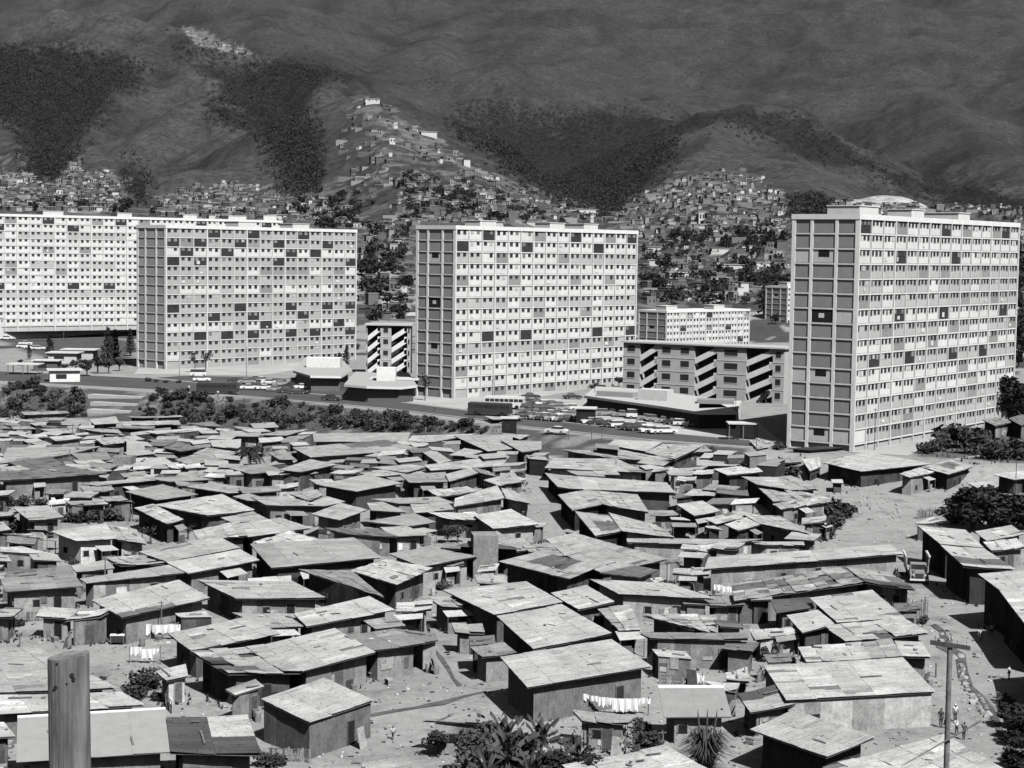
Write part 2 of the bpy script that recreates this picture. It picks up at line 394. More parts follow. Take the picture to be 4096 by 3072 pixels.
hz = MB(); hz.box((-3600, -60, -45), (7200, 0, 0), (0, 7500, 0), (0, 0, 1345), 1)
haze = hz.build('haze', 'concrete'); haze.data.materials.clear()
hm = bpy.data.materials.new('haze'); hm.use_nodes = True; hn = hm.node_tree; hn.nodes.clear()
ho = hn.nodes.new('ShaderNodeOutputMaterial'); pv_ = hn.nodes.new('ShaderNodeVolumePrincipled'); pv_.inputs['Density'].default_value = HAZE
pv_.inputs['Color'].default_value = (.9, .9, .9, 1); pv_.inputs['Anisotropy'].default_value = .1; hn.links.new(pv_.outputs[0], ho.inputs['Volume'])
haze.data.materials.append(hm); haze['kind'] = 'stuff'; haze.display_type = 'WIRE'
print('Z', float(Z.max()), float(Z.min()))
# ---------------------------------------------------------------- housing slabs
TN = {'W': .72, 'L': .50, 'M': .31, 'D': .045}
def slab(label, P0, d, L_, W_, z0, nf, nb, rows, ends, boxes, nwin=2, fh=2.75, eb=(.33, .37, .30), etone=.31, frame_t=.74, group='tall white and grey housing slabs', detail=True):
    d = Vector((d[0], d[1], 0)).normalized(); e = Vector((-d.y, d.x, 0)); z = Vector((0, 0, 1))
    P = Vector((P0.x, P0.y, z0)); root = empty('apartment_block', P, 0, label, 'apartment block', group)
    def Q(s, t, h): return d*s + e*t + z*h          # root-local (no rotation)
    Ht = nf*fh; top = Ht+.75
    m = MB(); m.box(Q(.4, .3, -2), d*(L_-.8), e*(W_-.6), z*(Ht+2.3), .5); m.build('wall', 'paint', root)
    m = MB(); bw = L_/nb
    for f in range(nf+1):
        h = f*fh - .12
        if f == nf: m.box(Q(-.12, -.12, Ht-.1), d*(L_+.24), e*(W_+.24), z*.95, frame_t+.06)
        else: m.box(Q(0, 0, h), d*L_, e*W_, z*.28, frame_t)
    ys = [0]
    for k in eb: ys.append(ys[-1]+k*W_)
    for i in range(nb+1):
        w = .42 if i % 3 == 0 else .22
        x = min(max(i*bw-w/2, 0), L_-w)
        m.box(Q(x, -.09, -2), d*w, e*.36, z*(Ht+2), frame_t-.04); m.box(Q(x, W_-.27, -2), d*w, e*.30, z*(Ht+2), frame_t-.04)
    for k, t in enumerate(ys):
        w = .75 if k in (0, len(ys)-1) else .6
        t = min(max(t-w/2, 0), W_-w)
        m.box(Q(-.03, t, -2), d*.4, e*w, z*(Ht+2), frame_t+.1); m.box(Q(L_-.37, t, -2), d*.4, e*w, z*(Ht+2), frame_t-.04)
    m.build('frame', 'paint', root)
    # facade panels and windows, one of each per bay and storey (bottom-up numbering f)
    cells = []
    for f in range(nf):
        row = rows[nf-1-f] if nf-1-f < len(rows) else 'L'*nb
        row = (row*3)[:nb]
        for i in range(nb): cells.append((f, i, row[i]))
    cells.sort(key=lambda c: (c[1]-c[0]*.35))      # nearest the corner and the top show largest
    mp = MB(); mw = MB()
    for n, (f, i, c) in enumerate(cells):
        x0 = i*bw+.1; w = bw-.2; h0 = f*fh+.22; hh = fh-.34
        tone = TN[c]*U(.92, 1.05)
        a = mp if n >= 100 else MB(); g = mw if n >= 100 else MB()
        a.box(Q(x0, .17, h0), d*w, e*.16, z*hh, tone)
        dk = .03 if c != 'D' else .035
        if f == 0 and i == 0:
            pass
        else:
            ww = w*(.19 if nwin == 3 else .23)
            g.box(Q(x0+.05*w, .15, h0+hh-.1), d*w*.9, e*.03, z*.08, tone)
            pos = [.08, .40, .72] if nwin == 3 else [.14, .60]
            for q in pos:
                wh = hh*U(.36, .46); tl = U(.015, .05) if c != 'D' else random.choice([.03, .05, .3, .2])
                if R() < .10: tl = .5 if R() < .4 else .2
                if R() < .04: continue
                g.box(Q(x0+q*w, .13, h0+hh-wh-.02), d*ww, e*.06, z*wh, tl)
                g.box(Q(x0+q*w-.05, .10, h0+hh-wh-.08), d*(ww+.1), e*.06, z*.05, .6 if c != 'D' else .1)
            if R() < .07: bl = MB(); bl.box(Q(x0+w*U(.1, .6), .08, h0+hh*.15), d*U(.5, 1.4), e*.03, z*U(.4, 1.0), U(.6, .85)); bl.build('blind', 'paint', root)
        if n < 100:
            if detail:
                a.build('facade_panel', 'paint', root)
                if g.v: g.build('window', 'paint', root)
            else:
                mp.v, mp.v; 
                base = len(mp.v); mp.v += a.v; mp.f += [tuple(q+base for q in ff) for ff in a.f]; mp.t += a.t; mp.uv += a.uv
                base = len(mw.v); mw.v += g.v; mw.f += [tuple(q+base for q in ff) for ff in g.f]; mw.t += g.t; mw.uv += g.uv
    if mp.v:
        o = mp.build('facade_panel', 'paint', root); tag(o, kind='stuff' if detail else None)
        o = mw.build('window', 'paint', root); tag(o, kind='stuff' if detail else None)
    # end wall panels
    for f in range(nf):
        for k in range(len(eb)):
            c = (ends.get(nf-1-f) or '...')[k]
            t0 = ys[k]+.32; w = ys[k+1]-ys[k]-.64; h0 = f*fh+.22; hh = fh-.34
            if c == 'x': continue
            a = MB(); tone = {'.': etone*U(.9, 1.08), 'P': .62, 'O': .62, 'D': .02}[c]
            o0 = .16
            a.box(Q(o0, t0, h0), d*.25, e*w, z*hh, tone)
            if c == 'O': a.box(Q(o0-.04, t0+w*.25, h0+hh*.45), d*.1, e*w*.5, z*hh*.55, .015)
            if c == 'D': a.box(Q(o0-.04, t0+w*.42, h0+hh*.35), d*.1, e*w*.25, z*hh*.35, .7)
            a.build('end_panel', 'paint', root)
    for (s, w, t, ww, hh) in boxes:
        a = MB(); a.box(Q(s, t, top), d*w, e*ww, z*hh, .72); a.box(Q(s-.15, t-.15, top+hh), d*(w+.3), e*(ww+.3), z*.18, .78)
        a.build('rooftop_hut', 'paint', root)
    return root
BX4 = [(2, 9, 3, 6, 2.3), (27, 6, 3, 6, 2.3), (49, 9, 3, 6, 2.0)]
# right slab: near corner at overview (1843, 962)
def corner(u, v_base, y): p = at_y(u*O, v_base*O, y); return p
rowsR = ['DWWMWWWDWMWWMDW', 'W'*15, 'WWWDWWWWDWWWWWW', 'MLLLLMLMLLLMLLL', 'LLWLLLWLLLWLLLL', 'MLWLLLLLLMLLMLL', 'WWWDWWWDWWWWWDW',
         'LLMLLLLWMLWWLLM', 'WWWMWWMWWWWWMWW', 'LDLLDLLLDLLDLLL', 'WWWWWWWWWMWWWWL', 'WWWWWMWWWWLWWWW', 'LWLLLWLLLLMLLLL', 'LLLLMLLLLLLLLLL', 'WLLMMLLLLLLLLLL']
endR = {2: 'PO.'[::-1], 6: '.DP'[::-1], 10: 'PO.'[::-1], 14: 'POP'}
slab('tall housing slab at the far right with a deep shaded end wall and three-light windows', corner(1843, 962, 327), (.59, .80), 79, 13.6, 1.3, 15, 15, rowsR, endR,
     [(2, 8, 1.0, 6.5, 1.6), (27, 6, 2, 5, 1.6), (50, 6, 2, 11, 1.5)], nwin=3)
rowsM = ['WWDWWWMWWDWWMWD', 'DWWWWDWWWWWDWWW', 'LLWMWWWWMLLLLLL', 'W'*15, 'MWWWMWWWWMWWMWW', 'W'*15, 'LLLLWLLWLLLWLLL', 'WWWWWWMWWWMWWWW', 'W'*15,
         'WWDWWDWWWWWDWWD', 'LLLLLLMLLMLLMLL', 'W'*15, 'MWWWWWWWWWWMWWW', 'W'*15, 'LWLMLLLMLLLLLLL']
endM = {2: '.O.', 6: '.D.', 12-2: '.O.', 14: 'x.x'}
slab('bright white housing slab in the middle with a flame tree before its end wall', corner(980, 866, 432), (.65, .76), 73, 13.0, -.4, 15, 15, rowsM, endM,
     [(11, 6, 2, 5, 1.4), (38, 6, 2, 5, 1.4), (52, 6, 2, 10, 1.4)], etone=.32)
rowsL = ['LLLDLLDLLLDLLLL', 'DMDLLDMLDLLLDLL', 'WDWWDWWWWDWDWWW', 'DLDLLLLLDLLLLLD', 'LLLLLLWMMMMWLMW', 'L'*15, 'LWWWLWWMWWWWWLW', 'L'*15, 'DLLLLDLLLDLLDLD',
         'LLLDLLDLLLDLLLL', 'WWWWWLWDWWLWWDW', 'LLDLDLDLLDLDLLD', 'L'*15, 'WLLLLLLWLLLLLLL', 'LLMLLLMLLLLLLLL']
rowsL = [r.replace('L', 'l') for r in rowsL]; TN['l'] = .47
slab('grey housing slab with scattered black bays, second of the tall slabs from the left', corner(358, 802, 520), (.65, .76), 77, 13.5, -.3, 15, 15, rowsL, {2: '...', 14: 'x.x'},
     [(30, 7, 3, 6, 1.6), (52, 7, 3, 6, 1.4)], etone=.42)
p0 = at_y(-45*O, 660*O, 661)
rowsF = ['WWMWWDWWWMWDWMWWWWDWWWMWDW', 'WDWWWWWDWWWWWWWDWWWWWWWWWWW', 'LLWLLLWLLLLLWWLLWLLLLWWWLL', 'W'*26, 'MWWWWMWWMWWWWWMWWWWWWMWWWW', 'W'*26, 'WLMWLLLWLLLWWLLWLLWWLLLLWW', 'WWMWWWMWWWWWWMWW'*2, 'W'*26,
         'WDWWWWWDWWDWWWWWDWWWWWWWWW', 'L'*26, 'W'*26, 'WWWWWLWWWWWWLWWW'*2, 'W'*26, 'W'*26]
slab('long white housing slab at the far left, rising behind a low glazed hall', p0, (.80, .60), 127, 12.5, 5.0, 15, 26, rowsF, {},
     [(26, 8, 3, 6, 1.5), (56, 6, 3, 6, 1.5), (84, 6, 3, 6, 1.5), (104, 8, 3, 6, 1.5), (120, 6, 3, 6, 2.0)], fh=2.72)
# two further slabs seen between the middle and right ones
p0 = at_y(1440*O, 700*O, 815)
slab('small distant white slab behind the stair-fronted flats', p0, (.70, .71), 62, 17, -12, 7, 13, ['WWWMWWDWWWWWMWD'[:13], 'W'*13, 'WWDWWWMWWDWWW', 'W'*13, 'WWWWWWWWWWWDW', 'W'*13, 'W'*13], {2: '.O.'},
     [(3, 8, 3, 6, 2), (38, 8, 3, 6, 2)], group='distant housing slabs', detail=False, fh=2.95)
p0 = at_y(1700*O, 700*O, 925)
slab('narrow grey end of a distant slab peeping out left of the right-hand tower', p0, (.75, .66), 60, 15, -14.5, 12, 12, ['W'*12]*12, {1: '.O.', 5: '.O.', 9: '.O.'}, [(3, 8, 3, 6, 2)],
     group='distant housing slabs', detail=False, fh=2.75)

# ---------------------------------------------------------------- four-storey flats with open diagonal stairs
def flats(label, A, B, z0, hgt, depth, stairs, nfl=4, tone=.3):
    A = Vector((A.x, A.y, z0)); B = Vector((B.x, B.y, z0)); Lr = (B-A).length; d = (B-A).normalized(); e = Vector((-d.y, d.x, 0)); z = Vector((0, 0, 1))
    root = empty('stair_flats', A, 0, label, 'flats', 'low flats with open diagonal stairs'); fh = hgt/nfl
    m = MB(); cur = 0; segs = []
    for s, w in stairs: segs.append((cur, s)); cur = s+w
    segs.append((cur, Lr))
    for a, b in segs:
        if b-a > .3: m.box(d*a-z*2, d*(b-a), e*depth, z*(hgt+2), tone)
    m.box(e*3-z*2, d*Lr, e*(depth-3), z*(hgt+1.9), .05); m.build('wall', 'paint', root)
    m = MB(); m.box(-d*.5-e*.6+z*hgt, d*(Lr+1), e*(depth+1.2), z*.35, .5); m.build('roof', 'paint', root)
    for s, w in stairs:
        m = MB()
        for f in range(nfl):
            zz = f*fh
            # diagonal white parapet
            x0, x1, z1, z2 = s+.1, s+w-.1, zz-1.3, zz+fh*.5
            b4 = [d*x0+z*z1, d*x1+z*z2, d*x1+z*z2+e*.25, d*x0+z*z1+e*.25]; t4 = [p+z*1.5 for p in b4]
            m.hexa(b4, t4, .78)
            m.box(d*(s+w-.9)+z*z2, d*.9, e*.27, z*1.7, .8)
        m.build('stair', 'paint', root)
    for a, b in segs:
        n = max(1, int((b-a)/4.2)); 
        for f in range(nfl):
            m = MB(); m.box(d*a-e*.08+z*(f*fh-.12), d*(b-a), e*.1, z*.28, tone+.12); m.build('floor_band', 'paint', root)
            for k in range(n):
                x = a+(k+.25)*(b-a)/n; m = MB(); m.box(d*x-e*.05+z*(f*fh+fh*.38), d*(b-a)/n*.45, e*.1, z*fh*.42, .03); m.box(d*x-e*.07+z*(f*fh+fh*.3), d*(b-a)/n*.45, e*.1, z*.12, .5); m.build('window', 'paint', root)
    return root
A = at_y(1345*O, 850*O, 452); B = at_y(1692*O, 870*O, 430)
LL = (B-A).length
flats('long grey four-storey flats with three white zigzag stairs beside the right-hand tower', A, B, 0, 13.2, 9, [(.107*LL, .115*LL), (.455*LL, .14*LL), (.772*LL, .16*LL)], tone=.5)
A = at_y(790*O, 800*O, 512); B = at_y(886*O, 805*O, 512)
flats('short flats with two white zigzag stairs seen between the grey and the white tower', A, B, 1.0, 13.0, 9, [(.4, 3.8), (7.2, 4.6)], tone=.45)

# ---------------------------------------------------------------- low halls
def low_hall(name, label, cat, pts, z0, h, over, wt, ft, rt=.35, mull=0, kids=None):
    """pts: ccw plan outline"""
    c = sum((Vector((p.x, p.y, 0)) for p in pts), Vector())/len(pts); root = empty(name, (c.x, c.y, z0), 0, label, cat)
    P = [Vector((p.x-c.x, p.y-c.y, 0)) for p in pts]; n = len(P)
    m = MB()
    for i in range(n):
        a, b = P[i], P[(i+1) % n]; m.face([a-Vector((0,0,1)), b-Vector((0,0,1)), b+Vector((0, 0, h)), a+Vector((0, 0, h))], wt)
    m.build('wall', 'paint', root)
    if mull:
        for i in range(n):
            a, b = P[i], P[(i+1) % n]; k = max(1, int((b-a).length/mull)); dd = (b-a).normalized(); nn = Vector((dd.y, -dd.x, 0))
            for j in range(k+1):
                q = a+(b-a)*j/k; m = MB(); m.box(q-dd*.12-nn*.05, dd*.24, -nn*-.2, Vector((0, 0, h)), .7); m.build('column', 'paint', root)
    o = [p+p.normalized()*over for p in P]
    m = MB(); m.face([q+Vector((0, 0, h+.55)) for q in o], rt); m.face([q+Vector((0, 0, h)) for q in o][::-1], ft)
    for i in range(n):
        a, b = o[i], o[(i+1) % n]; m.face([a+Vector((0, 0, h)), b+Vector((0, 0, h)), b+Vector((0, 0, h+.55)), a+Vector((0, 0, h+.55))], ft)
    m.build('roof', 'paint', root)
    return root
def ppts(L_, z=0): return [at_z(u*O, v*O, z) for u, v in L_]
H1 = low_hall('school_hall', 'low polygonal hall with a grey roof and white edge before the grey tower', 'hall', ppts([(640, 806), (672, 817), (735, 818), (752, 804), (735, 780), (660, 778)], 3.2)[:], 0, 3.4, 1.6, .16, .8, .42)
m = MB(); p = at_z(700*O, 765*O, 4); m.cbox(0, 0, 3.9, 9, 5, 2.6, 0, .8); o = m.build('roof_lantern', 'paint', H1); o.location = (0, 1.5, 0)
H2 = low_hall('school_hall', 'low polygonal hall with a white roof box left of the white tower', 'hall', ppts([(752, 836), (795, 840), (862, 842), (893, 838), (880, 812), (770, 810)], 3.2), 0, 3.4, 1.6, .14, .82, .42)
m = MB(); m.cbox(1, 1, 3.95, 4.6, 3.5, 3.2, 0, .82); o = m.build('roof_lantern', 'paint', H2)
H3 = low_hall('shopping_hall', 'long low hall with black walls and a pale flat roof behind the car park', 'hall', ppts([(1268, 858), (1425, 880), (1510, 893), (1590, 893), (1520, 862), (1400, 845), (1290, 838)], 3.2), 0, 3.0, .7, .02, .72, .5)
m = MB(); m.cbox(-1, -2, 3.5, 7, 3.4, 2.4, -.5, .7); m.build('roof_lantern', 'paint', H3)
m = MB(); m.cbox(-9, 6, 3.5, 9, 3, 1.2, -.5, .4); m.build('roof_lantern', 'paint', H3)
m = MB(); m.cbox(11.5, -8, 3.5, 8, 5, .9, -.1, .3); m.build('roof_parapet', 'paint', H3)
m = MB(); p = at_z(1550*O, 905*O, 0); H5 = low_hall('shop', 'white shop front at the right end of the black-walled hall', 'shop', [at_z(1510*O, 918*O, 0), at_z(1592*O, 915*O, 0), at_z(1600*O, 900*O, 0), at_z(1512*O, 903*O, 0)], 0, 3.0, .3, .75, .8, .6)
H4 = low_hall('glazed_hall', 'long low white hall with dark slanting bays under the far left slab', 'hall', [at_z(-80*O, 702*O, 6), at_z(285*O, 690*O, 6), at_z(330*O, 672*O, 6), at_z(-80*O, 680*O, 6)], 1.2, 7, .6, .72, .82, .6)
c4 = H4.location
for i, (u0, u1, tn) in enumerate([(35, 72, .3), (88, 130, .03), (138, 178, .06), (184, 205, .5), (209, 226, .5), (232, 268, .03), (277, 290, .04)]):
    a = at_z(u0*O, 702*O, 6); b = at_z(u1*O, 702*O, 6)
    aa = at_z(-80*O, 702*O, 6); bb = at_z(285*O, 690*O, 6)
    k0 = (a.x-aa.x)/(bb.x-aa.x); k1 = (b.x-aa.x)/(bb.x-aa.x)
    q0 = aa.lerp(bb, k0)-c4; q1 = aa.lerp(bb, k1)-c4; m = MB(); dd = (q1-q0).normalized(); nn = Vector((dd.y, -dd.x, 0)); q0.z = q1.z = 0
    w = (q1-q0).length; b4 = [q0+nn*.1+Vector((0,0,1.0)), q0+dd*(w-2)+nn*.1+Vector((0,0,1.0)), q0+dd*(w-2)-nn*.2+Vector((0,0,1.0)), q0-nn*.2+Vector((0,0,1.0))]
    t4 = [q0+nn*.1+Vector((0,0,6)), q1+nn*.1+Vector((0,0,6)), q1-nn*.2+Vector((0,0,6)), q0-nn*.2+Vector((0,0,6))]
    m.hexa(b4, t4, tn); m.build('window', 'paint', H4)
# roads and paved areas
def sheet(name, pts, z, mat, kind='structure', tone=.3):
    m = MB(); m.face([(p.x, p.y, z) for p in pts], tone); o = m.build(name, mat); 
    bm = bmesh.new(); bm.from_mesh(o.data); bmesh.ops.triangulate(bm, faces=bm.faces[:]); bmesh.ops.recalc_face_normals(bm, faces=bm.faces[:])
    for f in bm.faces:
        if f.normal.z < 0: f.normal_flip()
    bm.to_mesh(o.data); bm.free()
    tag(o, kind=kind); return o
rf = [(-260, 786), (-50, 800), (322, 818), (540, 839), (833, 867), (1038, 892), (1122, 903), (1405, 934), (1600, 951), (1700, 958)]
rn = [(-260, 812), (-50, 822), (322, 843), (540, 858), (833, 884), (1038, 908), (1122, 922), (1405, 952), (1600, 966), (1700, 972)]
sheet('road', ppts(rf)+ppts(rn)[::-1], .08, 'asphalt')
for k, (a, b) in enumerate([(rf, 0), (rn, 1)]):   # kerbs
    m = MB(); P = ppts(a)
    for i in range(len(P)-1):
        dd = (P[i+1]-P[i]); dd.z = 0; l = dd.length; dd.normalize(); m.box(Vector((P[i].x, P[i].y, 0)), dd*l, Vector((-dd.y, dd.x, 0))*.4, (0, 0, .22), .55)
    tag(m.build('kerb', 'paint'), kind='structure')
sheet('car_park', ppts([(545, 838), (833, 866), (860, 850), (880, 838), (740, 826), (560, 815), (400, 812), (340, 816)]), .05, 'asphalt')
sheet('car_park', ppts([(1045, 892), (1405, 933), (1600, 950), (1690, 955), (1640, 915), (1430, 885), (1260, 862), (1120, 862)]), .05, 'paving')
sheet('pavement', ppts([(860, 868), (1000, 884), (1100, 868), (1240, 846), (1290, 835), (1200, 830), (870, 850)]), .04, 'paving')
sheet('pavement', ppts([(290, 808), (560, 812), (640, 800), (760, 792), (620, 780), (300, 795)]), .04, 'paving')
sheet('pavement', ppts([(1700, 968), (1960, 985), (2130, 905), (2230, 880), (2200, 830), (1850, 960)], .0), .05, 'paving')
# stepped terraces on the bank at the left
for i, (u0, u1, v) in enumerate([(190, 305, 852), (195, 295, 868), (188, 280, 884)]):
    a = gp(u0*O, (v+9)*O); b = gp(u1*O, (v+9)*O); dd = b-a; dd.z = 0; m = MB(); zt = a.z+1.0
    m.box(Vector((a.x, a.y, a.z-1)), dd, Vector((-dd.y, dd.x, 0)).normalized()*5, (0, 0, 2.0), .5)
    tag(m.build('terrace', 'paint'), ['pale upper terrace step on the road bank', 'pale middle terrace step on the road bank', 'pale lowest terrace step on the road bank'][i], 'terrace', 'terrace steps cut into the bank')
# ---------------------------------------------------------------- shacks
def lerp(a, b, t): return a+(b-a)*t
def bil(q, a, b):       # q = BL, BR, FR, FL ; a along width, b back->front
    return lerp(lerp(q[0], q[1], a), lerp(q[3], q[2], a), b)
SH = []
def roof_mesh(q, tone, patch, mess, smooth=False, sag=0):
    def bil(q, a, b): a_, b_ = min(a, 1), min(b, 1); return lerp(lerp(q[0], q[1], a), lerp(q[3], q[2], a), b)-Vector((0, 0, sag*(2.6*a_*(1-a_)+1.4*b_*(1-b_))))
    w = max((q[1]-q[0]).length, (q[2]-q[3]).length); l = max((q[3]-q[0]).length, (q[2]-q[1]).length)
    na = max(1, min(9, round(w/3.1))); nb = max(3, min(16, round(l/.85))); m = MB()
    if mess > .45: na = max(2, round(w/1.9))
    if smooth: na, nb = max(1, round(w/3)), 1
    up = Vector((0, 0, 1)); sg = sag; colt = [U(.93, 1.07) for _ in range(na)]
    rowt = [U(.94, 1.06) for _ in range(nb)]; colt2 = [U(-.03, .03)*(1+mess) for _ in range(na)]
    ed = (q[2]-q[1]).normalized()
    for i in range(na):
        off = U(-.06, .10)*(1+mess)
        for j in range(nb):
            if mess > .8 and R() < .05: continue
            a0, a1 = i/na, (i+1)/na+.004; b0, b1 = j/nb, (j+1)/nb
            if j < nb-1: b1 += .03
            jz = U(0, .02)*(1+2*mess) + (0.035 if (i & 1) else 0)*(.5+mess)
            tl = U(-.02, .02)*(1+3*mess)
            c = [bil(q, a0, b0), bil(q, a1, b0), bil(q, a1, b1), bil(q, a0, b1)]
            if j == nb-1: c[2] = c[2]+ed*off; c[3] = c[3]+ed*off
            if j == 0: c[0] = c[0]-ed*off*.7; c[1] = c[1]-ed*off*.7
            t = tone*(colt[i]*rowt[j]*U(.96-.1*mess, 1.04+.1*mess) if not smooth else 1)
            am, bmid = (a0+a1)/2, (b0+b1)/2
            for (pa0, pa1, pb0, pb1, pt) in patch:
                if pa0 <= am <= pa1 and pb0 <= bmid <= pb1: t = pt*U(.85, 1.15)
            if mess > .14 and R() < .04+.08*mess: t *= random.choice([.4, .6, .7, 1.25, 1.35])
            lift = jz + .004*j
            b4 = [c[3]+up*(lift+tl), c[2]+up*(lift-tl), c[1]+up*(lift+.01), c[0]+up*(lift+.01)]
            t4 = [p+up*.03 for p in b4]
            u0, u1 = i*w/na+random.random()*3, (i+1)*w/na; v0, v1 = (nb-j)*l/nb, (nb-j-1)*l/nb
            m.hexa(b4, t4, t, [(v1+w, u0), (v1+w, u1), (v0+w, u1), (v0+w, u0)])
    return m, w, l
def shack(q, tone=.46, wt=.3, patch=(), mess=.2, label=None, over=1.0, smooth=False, floor=None, door=True, u=0, wall=True, name='shack', ridge=False):
    """q: four roof corners in the world (BL, BR, FR, FL)"""
    gzs = floor if floor is not None else min(gz(p.x, p.y) for p in q)
    c = sum(q, Vector())/4; org = Vector((c.x, c.y, gzs)); Q = [p-org for p in q]
    root = empty(name, org, 0, label, 'shack', 'shacks of the hillside shanty town')
    sag = 0 if smooth else U(.02, .08+.14*min(mess, 1))
    if smooth: mess = .05
    m, w, l = roof_mesh(Q, tone, patch, mess, smooth, sag)
    if mess >= .15 and l > 4:
        for _ in range(random.randrange(0, 4)):     # seams and patches: short dark laths nailed along the joints
            a0 = U(.1, .8); b0 = U(.1, .8); p0 = bil(Q, a0, b0); p1 = bil(Q, min(1, a0+U(.03, .10)), min(1, b0+U(0, .12)))
            n_ = (Q[1]-Q[0]).cross(Q[3]-Q[0]).normalized(); n_ = n_ if n_.z > 0 else -n_
            d_ = p1-p0; e_ = n_.cross(d_).normalized()*U(.08, .35); m.box(p0+n_*.07, d_, e_, n_*.03, random.choice([.1, .2, .7]))
    # underside boards and rafters close the roof from below
    m.face([p-Vector((0, 0, .04+sag)) for p in Q[::-1]], .12)
    m.build('roof', 'tin' if not smooth else 'paint', root)
    if smooth:
        m = MB(); dq = (Q[1]-Q[0]).normalized(); fq = (Q[3]-Q[0]).normalized(); m.box(Q[0]+Vector((0, 0, .05)), dq*(Q[1]-Q[0]).length, fq*.28, (0, 0, .09), .85); m.build('ridge_board', 'paint', root)
    if wall:
        cx = Vector((0, 0, 0)); ins = []
        for k in range(4):
            p = Q[k]; a = Q[(k+1) % 4]-p; b = Q[(k-1) % 4]-p
            la, lb = max(a.length, .1), max(b.length, .1)
            o1 = min(over*.7, la*.16); o2 = min(over, lb*.19)
            ins.append(p+a*(o1/la)+b*(o2/lb)-Vector((0, 0, .10+sag)))
        m = MB()
        wtl = wt
        for k in range(4):     # k: 0 back, 1 right, 2 front, 3 left
            a, b = ins[k], ins[(k+1) % 4]
            L2 = (b-a).length; n = max(1, round(L2/1.6))
            tk = wt*U(.85, 1.15)
            nrm = Vector(((b-a).y, -(b-a).x, 0))
            if nrm.dot(a+b) < 0: nrm = -nrm
            nrm.normalize()
            for i in range(n):
                p0 = a.lerp(b, i/n); p1 = a.lerp(b, (i+1)/n); off = nrm*U(0, .04)
                t = tk*(random.choice([1, 1, .9, 1.1, .65, 1.4, .8, 1.2]) if mess > .1 else 1)
                p0 = p0+off; p1 = p1+off; d0 = Vector((p0.x, p0.y, -.5)); d1 = Vector((p1.x, p1.y, -.5))
                ii = -nrm*.12
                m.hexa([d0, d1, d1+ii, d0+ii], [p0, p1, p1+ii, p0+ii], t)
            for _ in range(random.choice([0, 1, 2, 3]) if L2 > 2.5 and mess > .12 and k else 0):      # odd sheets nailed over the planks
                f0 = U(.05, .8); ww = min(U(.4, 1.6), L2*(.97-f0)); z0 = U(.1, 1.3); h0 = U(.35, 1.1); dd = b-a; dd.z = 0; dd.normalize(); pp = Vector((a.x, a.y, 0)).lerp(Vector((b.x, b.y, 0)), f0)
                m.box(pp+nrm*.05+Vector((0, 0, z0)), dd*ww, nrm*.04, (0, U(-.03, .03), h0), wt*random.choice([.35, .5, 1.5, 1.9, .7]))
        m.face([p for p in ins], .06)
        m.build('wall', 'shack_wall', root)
        def opening(k, pos, ww, z0, hh, nm, tn, frame=.25):
            a, b = ins[k], ins[(k+1) % 4]; dd = b-a; dd.z = 0; L2 = dd.length
            if L2 < ww+.8: return
            dd.normalize(); nrm = Vector((dd.y, -dd.x, 0))
            if nrm.dot(a+b) < 0: nrm = -nrm
            p = Vector((a.x, a.y, 0))+dd*(L2*pos-ww/2)
            o = MB(); o.box(p+nrm*.05+Vector((0, 0, z0)), dd*ww, nrm*.05 if dd.cross(nrm).z > 0 else nrm*.05, (0, 0, hh), tn)
            ob = o.build(nm, 'shack_wall', root)
            o = MB()
            for (x, zz, sx, sz) in [(-.08, z0, .08, hh), (ww, z0, .08, hh), (-.08, z0+hh, ww+.16, .08)]:
                o.box(p+dd*x+nrm*.04+Vector((0, 0, zz)), dd*sx, nrm*.08, (0, 0, sz), frame)
            f = o.build('frame', 'shack_wall', ob)
        hh = min(p.z for p in ins)
        if door and hh > 2.0:
            if R() < .8: opening(2, U(.2, .45), .85, 0, 1.95, 'door', random.choice([.03, .04, .12, .2]), wt*.8)
            if w > 5 and R() < .7: opening(2, U(.62, .85), .75, 1.0, .7, 'window', .03, wt*.8)
            if R() < .35: opening(1, U(.3, .7), .7, 1.0, .7, 'window', .03, wt*.8)
            if l > 4 and R() < .3: opening(3, U(.3, .7), .7, 1.0, .7, 'window', .02)
    SH.append((u, root, q, tone, w, l))
    return root
def quad(c, pts, hf=2.7, rise=.5, z=None):
    """picture corners -> roof corners; eaves hf above the ground, back edge higher by rise"""
    P = [cp(c, pts[i], pts[i+1]) for i in range(0, 8, 2)]
    if z is None:
        mu = sum(p[0] for p in P)/4; mv = max(p[1] for p in P)
        g = at_z(mu, mv, -4.2+hf); z = gz(g.x, g.y)
        g = at_z(mu, mv, z+hf); z = gz(g.x, g.y)
        if z > -1.0 and mv/O > 1000: z = min(z, -1)
    hs = [hf+rise, hf+rise, hf, hf]
    return [at_z(p[0], p[1], z+h) for p, h in zip(P, hs)], z
# (crop, eight picture coordinates, tone, options)
D_ = []
def S(c, pts, tone=.46, **k): D_.append((c, pts, tone, k))
